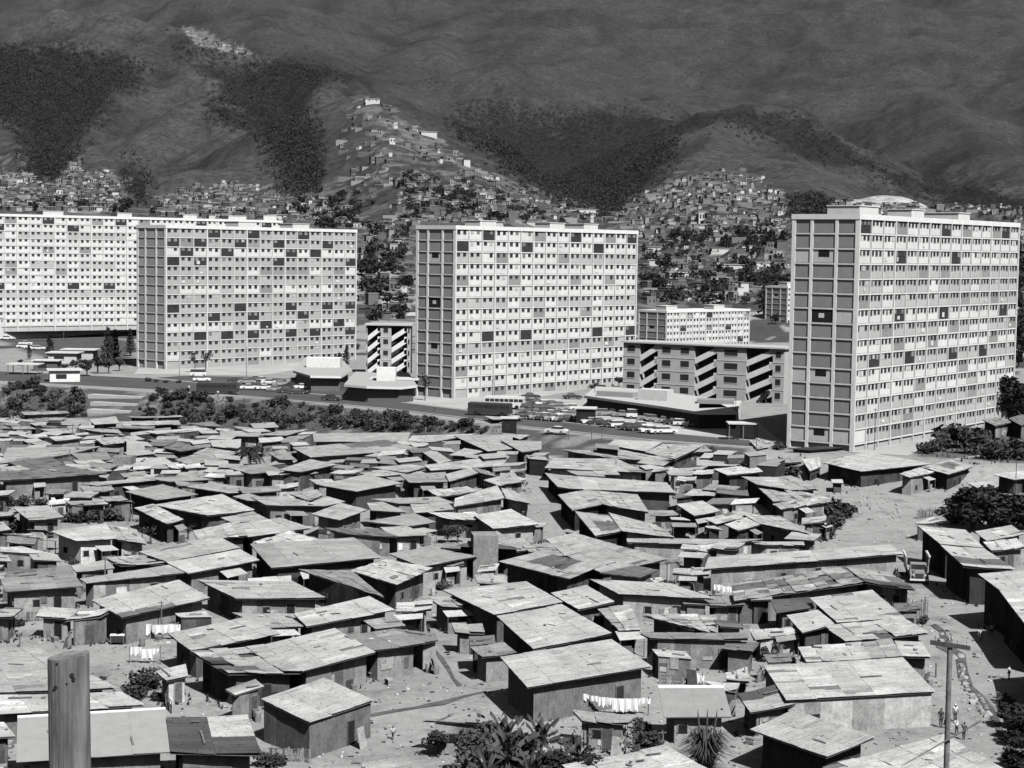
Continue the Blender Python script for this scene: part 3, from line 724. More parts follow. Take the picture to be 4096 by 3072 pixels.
# --- foreground left
S(5,(0,85,605,45,690,152,45,200),.36,patch=[(.4,.5,0,1,.45),(.55,1,0,1,.27)],hf=3.0,wt=.38,lab='grey-roofed shack with a patchwork plank front at the far left edge of the sandy yard')
S(1,(660,1590,1400,1475,1530,1540,715,1625),.42,hf=2.9,rise=.2,wt=.36,lab='long low shack with a narrow grey roof behind the left sandy yard')
S(5,(760,270,1480,100,1740,255,1010,415),.5,patch=[(0,.55,.8,1,.2)],hf=3.0,wt=.3,mess=.4,lab='pale-roofed shack with torn dark roof edge beside the yard laundry')
S(6,(-433,100,350,110,625,248,-118,255),.47,wt=.33,lab='wide pale-roofed shack right of the one beside the yard laundry')
S(6,(360,380,990,240,1195,350,470,490),.5,hf=2.8,wt=.3)
S(6,(-150,372,360,385,470,487,150,497),.42,hf=2.4,rise=.1)
S(6,(-683,545,-43,415,250,545,-493,690),.48,mess=.5,wt=.2)
S(6,(110,640,700,500,1040,705,430,862),.52,hf=3.2,wt=.27,mess=.15,lab='big pale shack with a tall blank grey side wall facing the dirt square')
S(6,(-490,690,110,641,425,862,-180,872),.44,mess=1,patch=[(.0,.3,.3,.6,.12),(.1,.5,.7,.95,.15)],hf=3.2,wt=.12,lab='shack with a torn patchy roof and a black left wall, beside the big pale shack')
S(6,(780,565,1200,510,1450,625,1020,690),.27,hf=3.0,wt=.32,mess=.3,lab='dark grey roofed shack with a pale board front facing the dirt square')
S(6,(1200,505,1540,545,1560,600,1440,622),.26,hf=3.0,wt=.34,rise=.1)
S(6,(95,1090,610,910,1025,1100,490,1285),.52,hf=3.0,wt=.2,mess=.1,over=.25,lab='square cabin with a pale tin roof standing alone at the left of the dirt square')
S(6,(940,440,1200,400,1290,480,1040,510),.36,hf=2.2,rise=.2)
S(2,(830,1520,1130,1430,1510,1505,1215,1640),.58,mess=.7,hf=3.2,wt=.24,lab='shack with a brightly striped roof and a tall rough grey gable wall')
S(2,(400,1510,840,1522,1110,1745,790,1640),.3,mess=.6,hf=3.2,wt=.1,lab='shack with a dark worn roof sloping into the striped-roof shack')
S(6,(1600,185,2290,115,2590,285,2020,392),.5,hf=3.2,wt=.14,mess=.2,lab='large pale-roofed shack at the top corner of the dirt square')
S(7,(-30,400,510,305,920,545,275,678),.52,hf=3.2,wt=.12,mess=.15,lab='middle one of three large shacks in a row right of the dirt square')
S(7,(0,740,920,592,1255,820,225,995),.5,hf=3.4,wt=.24,mess=.1,lab='largest pale-roofed shack, with the white laundry strung along its front')
S(7,(420,210,715,145,950,285,650,350),.5,hf=2.8,mess=.4)
S(7,(745,95,1400,130,1790,262,975,215),.52,hf=3.0,wt=.42,mess=.3,lab='long slanting pale roof above a mottled light wall right of centre')
S(7,(810,345,1080,300,1165,515,985,525),.42,mess=.9,hf=2.4,rise=.2,patch=[(.4,.8,.2,.6,.7)])
S(7,(1170,385,1790,380,1800,540,1580,500),.46,mess=1,hf=2.2,rise=.2,wt=.2)
S(7,(1150,535,2050,540,2060,592,1240,582),.28,mess=.4,hf=3.1,rise=.1,wt=.25,lab='long dark board shack with a thin drooping roof in the lower right middle')
S(7,(1260,675,1540,695,1590,755,1310,735),.55,hf=2.3,rise=.1,wt=.3,over=.1)
S(7,(1310,985,1850,985,1920,1240,1360,1240),.27,smooth=True,hf=2.4,rise=1.6,wt=.42,lab='shack with a smooth plain grey roof tipped towards the viewer, in front right')
S(7,(515,1640,1370,1475,1750,1690,800,1900),.54,hf=3.0,mess=.3,lab='pale roof running out of the bottom edge right of the banana plants')
S(7,(600,1180,1130,1225,1060,1290,680,1268),.36,hf=2.4,rise=.2,mess=.5)
S(6,(1500,1240,2100,1215,2150,1300,1425,1268),.36,hf=2.8,rise=.1,mess=.4,wt=.3,lab='grey roofed shack half hidden by the banana plants')
# --- foreground right
S(8,(110,790,1230,725,1490,1000,290,1070),.53,hf=3.1,wt=.38,mess=.2,over=.3,lab='broad pale-roofed shack with a light panelled front, left of the people by the pole')
S(8,(385,640,1140,575,1230,712,455,765),.5,hf=3.0,mess=.5,patch=[(.72,.98,0,1,.38)])
S(8,(600,470,1240,405,1445,525,760,592),.5,hf=2.9,mess=.9)
S(8,(1165,590,1390,600,1460,720,1230,715),.5,hf=2.7,mess=.2,rise=.2)
S(8,(480,245,985,180,1250,410,700,445),.52,hf=3.0,mess=.4,wt=.15)
S(8,(295,385,545,340,690,455,420,525),.5,hf=2.8,mess=.1)
S(8,(165,262,480,240,520,322,215,366),.13,hf=2.7,mess=.3,rise=.2,lab='small dark roof held down with battens at the lower right')
S(4,(-150,1290,720,1150,930,1272,-130,1420),.36,mess=1.3,hf=3.0,patch=[(0,.5,.1,.5,.14),(.3,1,.3,.7,.2)],lab='mottled half-rotten long roof left of the old truck')
S(4,(770,1145,1120,1190,1340,1335,930,1272),.4,mess=.6,hf=3.0,rise=.6,patch=[(0,1,.75,1,.12),(.6,.9,.3,.7,.18)],wt=.3,lab='roof with a round dark patch joined to the mottled roof beside the truck')
S(4,(-335,1070,1125,965,1235,1040,-370,1165),.5,hf=3.0,rise=.25,wt=.36,mess=.15,lab='very long narrow pale roof ending at the old truck')
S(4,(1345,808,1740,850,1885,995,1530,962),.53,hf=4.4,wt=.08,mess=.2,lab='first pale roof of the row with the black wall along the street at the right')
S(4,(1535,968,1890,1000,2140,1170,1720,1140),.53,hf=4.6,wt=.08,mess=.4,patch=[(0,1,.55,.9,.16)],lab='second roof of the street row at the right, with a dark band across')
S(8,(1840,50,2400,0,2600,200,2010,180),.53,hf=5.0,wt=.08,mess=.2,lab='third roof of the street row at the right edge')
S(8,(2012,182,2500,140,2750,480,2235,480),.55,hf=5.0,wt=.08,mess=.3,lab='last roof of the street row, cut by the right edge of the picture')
S(8,(2225,560,2700,520,2900,1200,2330,900),.5,hf=4.6,wt=.06,lab='added unseen roof and black wall, shading the street at the right edge')  # unseen shack added past the right edge for its dark wall and shadow
S(4,(1815,860,2110,810,2212,880,1910,940),.48,hf=2.9)
S(4,(1880,945,2150,915,2230,985,1950,1015),.56,hf=2.7,mess=.8)
S(4,(590,305,930,215,1465,318,890,378),.55,hf=3.4,wt=.1,mess=.2,lab='wide pale roof with a black left wall just under the right-hand tower')
S(4,(1205,395,1370,345,1490,385,1290,425),.56,hf=3.2,mess=.5,wt=.38)
S(4,(1380,340,1620,280,1800,340,1600,402),.52,hf=3.2,mess=.6,patch=[(.5,.8,.2,.7,.2)],wt=.12)
S(4,(1640,272,1890,240,2150,315,1820,335),.48,hf=3.2,mess=.3,wt=.36,lab='shack with a grey gable wall under the dark trees at the right')
S(4,(1960,400,2212,370,2290,425,2130,445),.6,hf=2.8,wt=.1)
S(4,(0,430,330,412,560,520,230,532),.42,hf=2.7,mess=1)
S(4,(45,490,540,562,650,598,190,622),.46,hf=2.8,mess=.8,wt=.1)
S(4,(180,640,640,572,662,622,250,682),.42,hf=2.8,mess=1.2,wt=.26)
S(3,(1460,760,1680,735,1830,820,1610,860),.56,hf=2.9,wt=.1)
S(3,(1700,885,1980,812,2110,850,1790,925),.5,hf=2.7)
S(3,(1860,930,2040,870,2160,930,1975,980),.56,hf=2.9,wt=.1)
S(4,(-60,720,240,735,490,880,80,800),.5,hf=2.9,mess=.5,wt=.3)
S(8,(0,1305,350,1150,1010,1370,620,1530),.48,hf=3.0,mess=.1,wt=.1,lab='pale lozenge-shaped roof with raised edge boards at the bottom right')
S(8,(580,1610,1560,1345,2100,1660,1300,1900),.52,hf=2.6,mess=.5,wt=.2,lab='ribbed pale roof under the electricity pole at the bottom right edge')
S(8,(-100,1020,200,950,380,1095,0,1165),.42,hf=2.7,patch=[(.0,1,0,.5,.1)],mess=.3)
S(8,(0,500,330,480,420,520,30,575),.46,hf=2.4,mess=1)
# --- foreground far left bottom
S(5,(-250,660,300,660,960,1000,-150,1045),.44,hf=2.9,mess=.2,lab='large dull roof behind the thick foreground post')
S(5,(-150,1062,1000,1030,1200,1140,-60,1215),.5,hf=2.7,mess=.3,lab='pale roof strip directly behind the smooth roof at the bottom left')
S(5,(145,1238,1370,1168,1412,1530,135,1612),.33,smooth=True,hf=3.2,rise=1.3,wt=.3,lab='smooth plain roof with a white ridge board behind the thick foreground post')
S(5,(1380,1245,2050,1225,2165,1545,1412,1528),.5,patch=[(0,.62,0,1,.09),(.62,.85,.55,1,.09)],hf=3.2,rise=1.1,wt=.3,mess=.4,lab='roof half covered with black felt at the bottom left')
S(5,(1290,860,1540,800,1560,895,1380,935),.5,hf=2.4,wt=.6)
S(5,(1870,1010,2120,925,2190,985,1950,1055),.5,hf=2.6,wt=.3)
S(6,(480,1640,1190,1545,1500,1700,700,1800),.38,hf=2.2,mess=.4,lab='dark grey ribbed roof at the bottom edge below the square cabin')
S(5,(1450,380,1700,362,1760,405,1500,412),.6,hf=2.2,rise=.1,wt=.1,over=.1)
S(5,(-200,1290,30,1280,130,1400,-180,1420),.45,hf=2.2)
# --- middle left (crop 1)
S(1,(0,1530,590,1480,610,1545,0,1585),.25,mess=1)
S(1,(590,1480,880,1432,950,1500,630,1532),.42,mess=.3)
S(1,(870,1410,1130,1390,1370,1455,1000,1470),.42,mess=1)
S(1,(1380,1450,1990,1345,2150,1435,1560,1545),.56,hf=3.0,wt=.3,mess=.1,lab='bright smooth-looking tin roof left of centre')
S(1,(1150,1365,1800,1230,1990,1330,1380,1447),.45,mess=.15)
S(1,(1600,1190,1980,1110,2060,1230,1640,1270),.52,mess=.8)
S(1,(1830,1080,2100,1032,2230,1100,1920,1122),.4)
S(1,(1270,975,1840,885,2110,1020,1720,1065),.55,mess=.4,hf=2.8)
S(1,(1110,1000,1270,970,1520,1100,1380,1137),.56,mess=.6,wt=.1)
S(1,(110,1000,400,980,530,1080,240,1105),.46,wt=.25)
S(1,(420,1195,880,1130,970,1255,630,1277),.54,wt=.72,hf=3.0,mess=.1,lab='shack with whitewashed walls and a black doorway at the left')
S(1,(900,1140,1130,1180,1215,1300,970,1262),.5,mess=.6,wt=.6,hf=2.8)
S(1,(0,1325,180,1320,480,1390,0,1362),.5,hf=2.6,mess=.3)
S(1,(20,1215,250,1215,370,1252,120,1232),.5,hf=2.5)
S(1,(225,1180,380,1185,420,1205,260,1200),.5,hf=2.5)
S(1,(-60,1110,30,1120,90,1180,-60,1200),.45)
S(1,(690,800,1180,752,1330,768,800,815),.45,hf=3.0,wt=.12,rise=.1)
S(1,(1040,865,1350,805,1640,890,1300,938),.36,hf=2.9,wt=.08,mess=.05,lab='flat mid-grey diamond-shaped roof near the middle of the left half')
S(1,(1200,750,1560,735,1770,765,1400,782),.38,rise=.1)
S(1,(1550,825,1750,790,2300,862,1890,878),.4,wt=.05)
S(1,(1930,905,2060,880,2420,980,2180,975),.42,wt=.25,hf=2.8)
S(1,(0,700,560,655,890,715,0,775),.2,mess=.5,wt=.22,hf=3.0,lab='long dark sagging roof at the left edge in the upper rows')
S(1,(60,500,830,490,560,560,0,635),.42,mess=.3,lab='broad grey roof at the left edge in the upper rows')
S(1,(60,620,420,572,590,680,300,712),.18,mess=.4)
S(1,(0,660,160,650,310,700,20,735),.4,mess=.8)
S(1,(590,550,880,530,930,600,660,605),.28,mess=.2)
S(1,(600,600,830,600,900,640,640,632),.45)
S(1,(1450,600,1600,560,1960,590,1560,640),.36)
S(1,(1600,550,1720,500,2020,545,1760,580),.42)
S(1,(1740,440,2000,430,1990,512,1760,492),.52,rise=.2)
S(1,(1350,500,1480,450,1665,505,1500,532),.22,mess=.3)
S(1,(910,940,1110,950,1115,965,940,945),.45,hf=2.5)
# --- centre (crop 2)
S(2,(350,500,1120,435,1412,512,500,582),.4,patch=[(.5,1,0,.45,.17)],hf=3.4,wt=.26,mess=.2,lab='big grey and dark roof with a lit side wall in the upper centre')
S(2,(150,545,280,512,380,600,240,600),.34)
S(2,(240,682,500,595,722,640,420,702),.42,wt=.14,hf=3.2)
S(2,(-190,665,130,628,270,692,0,718),.36,wt=.3,hf=3.0)
S(2,(570,810,960,722,1262,795,880,865),.46,wt=.1,hf=3.4,mess=.05,lab='neat diamond-shaped pale roof in the centre of the shanty town')
S(2,(880,700,1130,680,1290,720,1010,740),.42)
S(2,(1000,662,1330,640,1482,660,1290,707),.43)
S(2,(1240,722,1620,702,1640,782,1320,790),.36,hf=3.0)
S(2,(1620,722,1840,662,1905,708,1650,782),.44,hf=3.0)
S(2,(1840,660,1960,690,2050,742,1905,708),.46,hf=3.0)
S(2,(1440,645,2160,560,2090,655,1500,692),.47,mess=.3)
S(2,(1470,850,1800,822,1900,862,1560,907),.5,mess=.8,wt=.06)
S(2,(0,905,310,905,612,985,130,977),.4,wt=.3,hf=3.2)
S(2,(480,962,640,905,790,947,612,987),.5)
S(2,(510,1052,750,960,970,1015,740,1102),.46,hf=3.2,wt=.3,lab='pale square roof with a pole standing before it in the centre left')
S(2,(970,960,1100,950,1310,1040,1000,1020),.4)
S(2,(1000,925,1560,908,1700,960,1230,962),.38)
S(2,(1700,922,2050,812,2110,922,1690,992),.5,hf=3.0)
S(2,(1330,972,1640,952,1692,1012,1360,1042),.42)
S(2,(960,1110,1360,1042,1542,1117,1310,1152),.38)
S(2,(1080,1162,1300,1152,1482,1227,1180,1237),.46,wt=.5)
S(2,(620,1165,1060,1172,1230,1242,800,1217),.18,mess=.7)
S(2,(-100,1130,250,1082,510,1167,-20,1242),.5,mess=.3)
S(2,(30,1282,330,1192,590,1272,180,1332),.62,mess=.9)
S(2,(0,1300,860,1247,1085,1412,175,1502),.39,hf=3.2,wt=.1,mess=.1,lab='huge grey rounded roof with lap seams left of centre')
S(2,(1150,1382,1480,1322,1885,1402,1420,1487),.38,wt=.5,mess=.1,hf=3.0)
S(2,(1700,1312,2050,1192,2260,1342,1880,1277),.42,hf=3.6,mess=.5,wt=.1)
S(2,(520,380,1330,375,1300,452,530,452),.44,mess=.2,rise=.2)
S(2,(1345,402,1900,382,1510,457,1300,447),.5)
S(2,(1690,402,2177,388,2177,512,1970,532),.44,mess=.3)
S(2,(1650,562,1780,505,1935,532,1800,572),.44,wt=.06)
S(2,(1410,522,1550,532,1672,612,1560,632),.46)
S(2,(1480,1040,1860,1035,1950,1100,1620,1090),.6,mess=.7,rise=.2)
S(2,(1940,770,2130,715,2300,760,2070,815),.5)
S(2,(320,880,560,850,610,900,480,940),.4,mess=1,wt=.05)
S(2,(-100,830,240,820,260,860,-60,880),.3)
# --- centre right (crop 3)
S(3,(640,530,1380,582,1450,668,690,642),.52,hf=3.0,mess=.3)
S(3,(370,502,640,532,690,642,480,622),.46,hf=3.0,wt=.05)
S(3,(480,685,720,642,845,765,600,817),.46,hf=3.2,wt=.05)
S(3,(720,642,1140,682,1235,832,855,767),.5,hf=3.2,mess=.6,wt=.15,lab='right slope of the gabled shack beside the dark alley, right of centre')
S(3,(620,820,900,852,1005,985,790,1027),.52,hf=3.2,mess=.6,wt=.05,patch=[(.5,1,.4,.9,.18)])
S(3,(900,832,1290,932,1445,1042,1010,987),.52,hf=3.2,mess=.3,wt=.4)
S(3,(440,380,960,385,1222,502,370,462),.46,hf=2.9,mess=.3,wt=.6)
S(3,(500,310,1000,312,1480,402,960,387),.44,mess=.9)
S(3,(950,225,1350,247,1210,327,890,272),.58,mess=.05,lab='bright smooth pale roof close below the car park road')
S(3,(1350,262,1700,267,1450,392,1200,332),.46,mess=.6)
S(3,(1630,377,1960,372,2020,447,1630,442),.5,mess=.05,wt=.1,hf=3.0)
S(3,(1770,467,2110,432,2180,492,1885,522),.58,wt=.06,hf=3.4,mess=.3)
S(3,(2000,532,2300,540,2390,640,2135,602),.48,wt=.06,hf=3.4)
S(3,(0,228,340,240,345,312,180,332),.42,mess=.3)
S(3,(0,502,120,502,180,582,0,602),.46)
S(3,(10,627,120,652,262,762,50,717),.52,hf=3.0)
S(3,(-220,852,90,802,327,927,-60,967),.62,wt=.4,mess=.1,hf=3.0,lab='brightest ribbed roof beside the curving alley in the centre')
S(3,(-60,1070,180,1042,300,1132,30,1167),.42)
S(3,(380,1052,620,1002,960,1102,540,1192),.44,mess=.2)
S(3,(180,1102,500,1082,560,1192,250,1162),.36,mess=1)
S(3,(-10,1237,330,1157,830,1272,570,1387),.44,patch=[(.35,1,.2,.75,.14)],hf=3.0,wt=.12,mess=.4,lab='roof with a large dark worn patch in the very centre')
S(3,(560,1192,960,1102,1400,1222,830,1332),.42,mess=.4)
S(3,(830,1332,1120,1272,1312,1312,1160,1372),.16,mess=.3)
S(3,(1050,1045,2177,1052,1830,1097,1055,1077),.45,hf=3.0,rise=.1,wt=.36,mess=.2,lab='long flat shack with a plain grey wall right of centre')
S(3,(1410,870,1520,872,1580,895,1420,890),.55,hf=2.6,rise=.1,wt=.1)
S(3,(1700,945,1780,942,1850,975,1720,960),.55,hf=2.5,rise=.1,wt=.1)
S(3,(1380,490,1620,490,1660,520,1400,520),.34,hf=2.8,wt=.3)
S(3,(1500,285,1700,280,1760,320,1560,330),.35,mess=1)
S(3,(1440,1290,1720,1290,1740,1350,1430,1340),.5,hf=2.4,mess=.8,rise=.2)
S(3,(2010,1400,2200,1385,2260,1555,2080,1560),.44,hf=2.8,patch=[(0,1,0,.45,.12)],mess=.2)
S(4,(290,190,720,165,930,172,480,205),.05,hf=2.9,rise=.1,wt=.2,mess=.1,lab='long black-edged roof right against the foot of the right-hand tower')
S(4,(0,130,100,95,330,150,60,200),.44,mess=1,hf=2.6)
S(4,(420,280,560,262,575,340,480,375),.6,hf=2.5,mess=.6,wt=.1)
S(17,(1400,1400,1500,1385,1600,1410,1480,1440),.3,hf=2.8,mess=.6,wt=.35)
S(17,(1560,1395,1640,1370,1720,1400,1640,1440),.22,hf=2.8,mess=.6,wt=.2)
S(7,(1870,870,2050,832,2072,940,1880,930),.5,hf=1.9,rise=.1,mess=1,wt=.1)
S(7,(1680,940,1990,960,1960,1020,1850,1012),.46,hf=2.2,mess=.6,wt=.1)
S(3,(1360,1230,1480,1225,1500,1252,1400,1256),.4,hf=2.3,mess=1)
S(3,(1240,1380,1330,1370,1360,1400,1280,1410),.55,hf=2.3,mess=1)
S(8,(100,700,330,690,380,760,150,770),.2,hf=2.0,mess=1,wt=.08)
S(6,(-20,92,340,66,345,130,0,150),.6,hf=2.6,mess=.5,wt=.1)
S(4,(230,250,400,245,420,300,250,310),.36,hf=2.5,mess=1)
S(4,(1760,470,1960,450,2000,500,1850,520),.5,hf=2.4,mess=1,wt=.2)
S(4,(1330,790,1480,740,1560,775,1400,800),.5,hf=2.2,mess=.4,wt=.12)
S(4,(655,440,745,440,755,470,660,470),.6,hf=2.2,rise=.2,wt=.1)
S(4,(470,800,600,765,612,790,500,815),.42,hf=2.3,rise=.2,wt=.12)
S(4,(-60,940,430,945,440,970,100,968),.48,hf=2.6,rise=.1,mess=.6,wt=.4)
# --- far rows just under the bank: the traced ones, then smaller ones between
S(1,(170,202,550,195,580,215,200,227),.4,hf=2.6,rise=.3,mess=.5,wt=.22)
S(1,(90,325,250,322,300,345,110,345),.3,hf=2.2)
S(1,(330,345,640,335,620,380,440,378),.44)
S(1,(640,340,980,350,1010,378,830,372),.42)
S(1,(740,265,960,240,990,300,780,310),.52,rise=.2)
S(1,(1060,238,1280,240,1300,252,1080,250),.3,hf=2.8,wt=.06,rise=.1)
S(1,(1290,240,1500,232,1520,244,1300,250),.4,hf=2.8,wt=.06,rise=.1)
S(1,(1200,365,1700,335,1770,350,1300,385),.5)
S(1,(1550,300,1760,285,1850,330,1600,315),.25)
S(1,(1820,365,2170,360,2150,410,1830,405),.46,rise=.2)
S(1,(400,410,600,395,690,420,460,445),.5)
S(1,(150,395,380,385,400,415,240,420),.48)
S(1,(780,420,1120,400,1200,430,860,480),.5,mess=.9)
S(1,(1000,285,1480,275,1500,310,1020,318),.5,rise=.1,wt=.05,mess=.8)
S(1,(890,335,1050,318,1290,325,1270,345),.3,wt=.05)
S(2,(0,300,200,290,240,330,30,340),.42)
S(2,(60,395,250,365,480,352,300,400),.42,mess=.4)
S(2,(70,420,260,410,300,440,80,460),.55)
S(3,(-130,30,120,40,210,45,-60,62),.5,hf=2.6,rise=.1,wt=.04)
S(3,(0,170,180,185,250,190,160,225),.5,rise=.1)
u0_rows = []
seen = []
for (c, pts, tone, k) in D_:
    k = dict(k); hf = k.pop('hf', 2.8)+U(-.08, .08); rise = k.pop('rise', .45); lab = k.pop('lab', None)
    q, z = quad(c, pts, hf, rise)
    us = [cp(c, pts[i], pts[i+1]) for i in range(0, 8, 2)]
    seen.append([(a, b) for a, b in us])
    k.setdefault('wt', random.choice([.12, .17, .22, .28, .36]))
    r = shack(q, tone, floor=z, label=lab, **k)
    r['pu'] = sum(a for a, b in us)/4; r['pv'] = sum(b for a, b in us)/4
# filler shacks between the traced ones in the farthest rows
def covered(u, v, pad=4):
    for s in seen:
        if inp(u, v, s): return True
    return False
FILL = []; fill = 0; cent = [(sum(a for a, b in s)/4, sum(b for a, b in s)/4) for s in seen]
EXC = [[(-50,1335),(180,1325),(350,1380),(350,1480),(-50,1420)], [(800,1390),(945,1280),(1075,1440),(1080,1560),(900,1659),(560,1659),(800,1500)], [(1770,1030),(1990,1030),(2040,1160),(2130,1290),(2300,1400),(2300,1659),(1980,1659),(1985,1330),(1940,1270),(1900,1190),(1770,1190)],
 [(1120,990),(1180,990),(1250,1100),(1290,1190),(1180,1190),(1130,1060)], [(2020,1040),(2300,1040),(2300,1200),(2020,1170)], [(0,1420),(260,1420),(260,1659),(0,1659)], [(900,1540),(1320,1540),(1320,1659),(900,1659)], [(286,1090),(430,1090),(430,1185),(286,1185)], [(128,1088),(290,1088),(290,1135),(128,1135)], [(0,1060),(108,1060),(108,1094),(0,1094)], [(505,935),(595,935),(595,1010),(505,1010)]]
VS = list(np.arange(2010, 2620, 22.0))[::-1]+list(np.arange(1672, 2010, 13.0))[::-1]
for v in VS:
    u = U(-120, 0)
    while u < 4150:
        w = U(75, 135)*(.55+.45*(v-1600)/400) if v < 2010 else U(60, 105)*(v-1000)/1000; uu = u+w/2; vv = v+U(-5, 5)
        if uu < 2000: lim = 1690 + 30*(uu > 1000) + 30*(uu > 1500)
        else: lim = 1812 + max(0, uu-3000)*.02
        if (uu > 3080 and v < 2010) or any(inp(uu/O, vv/O, e) for e in EXC): u += w*.5; continue
        lim = np.interp(uu, [0, 600, 1500, 2000, 2600, 3000, 3420, 3700, 4100], [1668, 1685, 1735, 1765, 1790, 1805, 1815, 1950, 1999])
        if 2200 < uu < 2420 and vv < 1880: u += w; continue
        
        if 2150 < uu < 2290 and vv > 1890: u += w; continue
        if vv > lim and not covered(uu, vv) and not covered(uu-w*.35, vv) and not covered(uu+w*.35, vv) and not (v > 1900 and (covered(uu, vv-.035*(vv-1000)) or (v > 2130 and covered(uu, vv-.065*(vv-1000))) or covered(uu-w*.4, vv-.05*(vv-1000)) or covered(uu+w*.4, vv-.05*(vv-1000)) or covered(uu, vv+22))):
            if all(abs(a-uu) > w*.55 or abs(b-vv) > 11 for a, b in cent):
                hh = w*U(.10, .16)+(vv-1650)*.02; sk = U(-.5, .5)*w; tl = U(-.12, .12)*w*.5
                P = [uu-w/2+sk*.4, vv-hh/2-tl, uu+w/2+sk*.4, vv-hh/2+tl, uu+w/2-sk*.4, vv+hh/2+tl, uu-w/2-sk*.4, vv+hh/2-tl]
                g = at_z(uu, vv+hh/2, -3+2.5); z = gz(g.x, g.y)
                hs = U(2.3, 2.9); rs = U(.1, .5)
                q = [at_z(P[0], P[1], z+hs+rs), at_z(P[2], P[3], z+hs+rs), at_z(P[4], P[5], z+hs), at_z(P[6], P[7], z+hs)]
                z = min(z, min(gz(p.x, p.y) for p in q)+.3)
                if z > -.35 or max((q[0]-q[3]).length, (q[1]-q[2]).length) > 22: u += w*.7; continue
                if len(SH) >= 292:
                    FILL.append((q, z)); seen.append([(P[i], P[i+1]) for i in range(0, 8, 2)]); cent.append((uu, vv)); u += w*U(.8, 1.0); continue
                r = shack(q, random.choice([.3, .38, .42, .46, .5, .55, .2]), floor=z, wt=random.choice([.1, .2, .3, .45]), mess=random.choice([.2, .5, 1]), door=True)
                r['pu'] = uu; r['pv'] = vv; seen.append([(P[i], P[i+1]) for i in range(0, 8, 2)]); cent.append((uu, vv)); fill += 1
        u += w*U(.8, 1.0)
print('shacks', len(SH), 'filler', fill)
m = MB(); mi = []
for q, z in FILL:
    t = random.choice([.3, .38, .42, .46, .5, .55, .2]); wt = random.choice([.06, .12, .25]); up = Vector((0, 0, .05))
    n0 = len(m.f); m.hexa([q[3], q[2], q[1], q[0]], [q[3]+up, q[2]+up, q[1]+up, q[0]+up], t); mi += [0]*(len(m.f)-n0)
    c = sum(q, Vector())/4; ii = [p.lerp(c, .12)-Vector((0, 0, .03)) for p in q]; lo = [Vector((p.x, p.y, z-.5)) for p in ii]
    n0 = len(m.f); m.hexa([lo[3], lo[2], lo[1], lo[0]], [ii[3], ii[2], ii[1], ii[0]], wt); mi += [1]*(len(m.f)-n0)
if m.v:
    o = m.build('far_shacks', 'tin'); o.data.materials.append(MATS['shack_wall']); o.data.polygons.foreach_set('material_index', mi); tag(o, kind='stuff')
BANDS = [(1700, 'in the farthest row under the road bank'), (1735, 'in the second-farthest row'), (1765, 'in the third row from the road bank'), (1795, 'in the fourth row from the road bank'), (1830, 'in the fifth row from the road bank'), (1870, 'in the sixth row from the road bank'),
         (1920, 'in the rows level with the dark palm'), (1980, 'in the rows just below the dark palm'), (2060, 'in the rows level with the left bushes'), (2150, 'in the rows level with the rubble slope'), (2260, 'in the rows level with the lorry'), (2420, 'in the rows level with the street walkers'), (2600, 'in the front rows behind the dirt square'), (9999, 'in the front row')]
byb = {}
for it in SH:
    r = it[1]; v = r['pv']
    b = next(i for i, (lim, t) in enumerate(BANDS) if v < lim); byb.setdefault(b, []).append(it)
for b, L_ in byb.items():
    L_.sort(key=lambda t: t[1]['pu'])
    for i, (u, r, q, tone, w, l) in enumerate(L_):
        if 'label' not in r:
            tw = 'bright' if tone >= .54 else 'pale' if tone >= .44 else 'grey' if tone >= .3 else 'dark'
            sh = 'long' if w > 2.2*l else 'broad' if w*l > 70 else 'small' if w*l < 16 else ''
            r['label'] = (tw+'-roofed '+(sh+' ' if sh else '')+'shack, '+ordl(i)+' from left '+BANDS[b][1])
for it in SH:
    for k in ('pu', 'pv'): del it[1][k]
# a few unroofed masonry pieces
def wallbox(name, label, cat, c, pts, h, tone, mat='shack_wall', extra=None, th=.25, z=None):
    P = [gp(*cp(c, pts[i], pts[i+1])) if z is None else at_z(*cp(c, pts[i], pts[i+1]), z) for i in range(0, len(pts), 2)]
    a, b = P[0], P[-1]; root = empty(name, (a.x, a.y, min(p.z for p in P)), 0, label, cat)
    for i in range(len(P)-1):
        p, q = P[i]-Vector(root.location), P[i+1]-Vector(root.location); p.z = q.z = 0; d = q-p; n = Vector((-d.y, d.x, 0)).normalized()
        m = MB(); m.box(p-Vector((0, 0, .4)), d, n*th, (0, 0, h+.4), tone); m.build('wall', mat, root)
        if extra: extra(root, p, d, n)
    return root
def louvre(root, p, d, n):
    L2 = d.length; dd = d.normalized(); m = MB()
    for k in range(6): m.box(p+dd*L2*.52-n*.05+Vector((0, 0, 1.1+k*.22)), dd*L2*.26, n*.08, (0, 0, .11), .05)
    o = m.build('window', 'paint', root)
wallbox('roofless_house', 'roofless pale masonry house with a louvred window in the upper left rows', 'house', 1, (1105, 752, 1560, 738), 2.6, .55, 'paint', louvre)
wallbox('masonry_tower', 'tall grey plastered wall stump beside the white washing in the centre', 'wall', 2, (1850, 1590, 2055, 1592), 5.5, .3, th=3.5)
wallbox('garden_wall', 'long white garden wall behind the bushes at the left', 'wall', 1, (425, 1018, 775, 1000), 2.0, .75, 'paint')
wallbox('masonry_hut', 'narrow roofless masonry hut with a dark slot door in the upper left rows', 'hut', 1, (935, 760, 1090, 762), 4.0, .3, th=3)
wallbox('masonry_hut', 'pale upright masonry hut behind the roofless house at the upper left', 'hut', 1, (1050, 650, 1200, 648), 4.2, .45, 'paint', th=3)
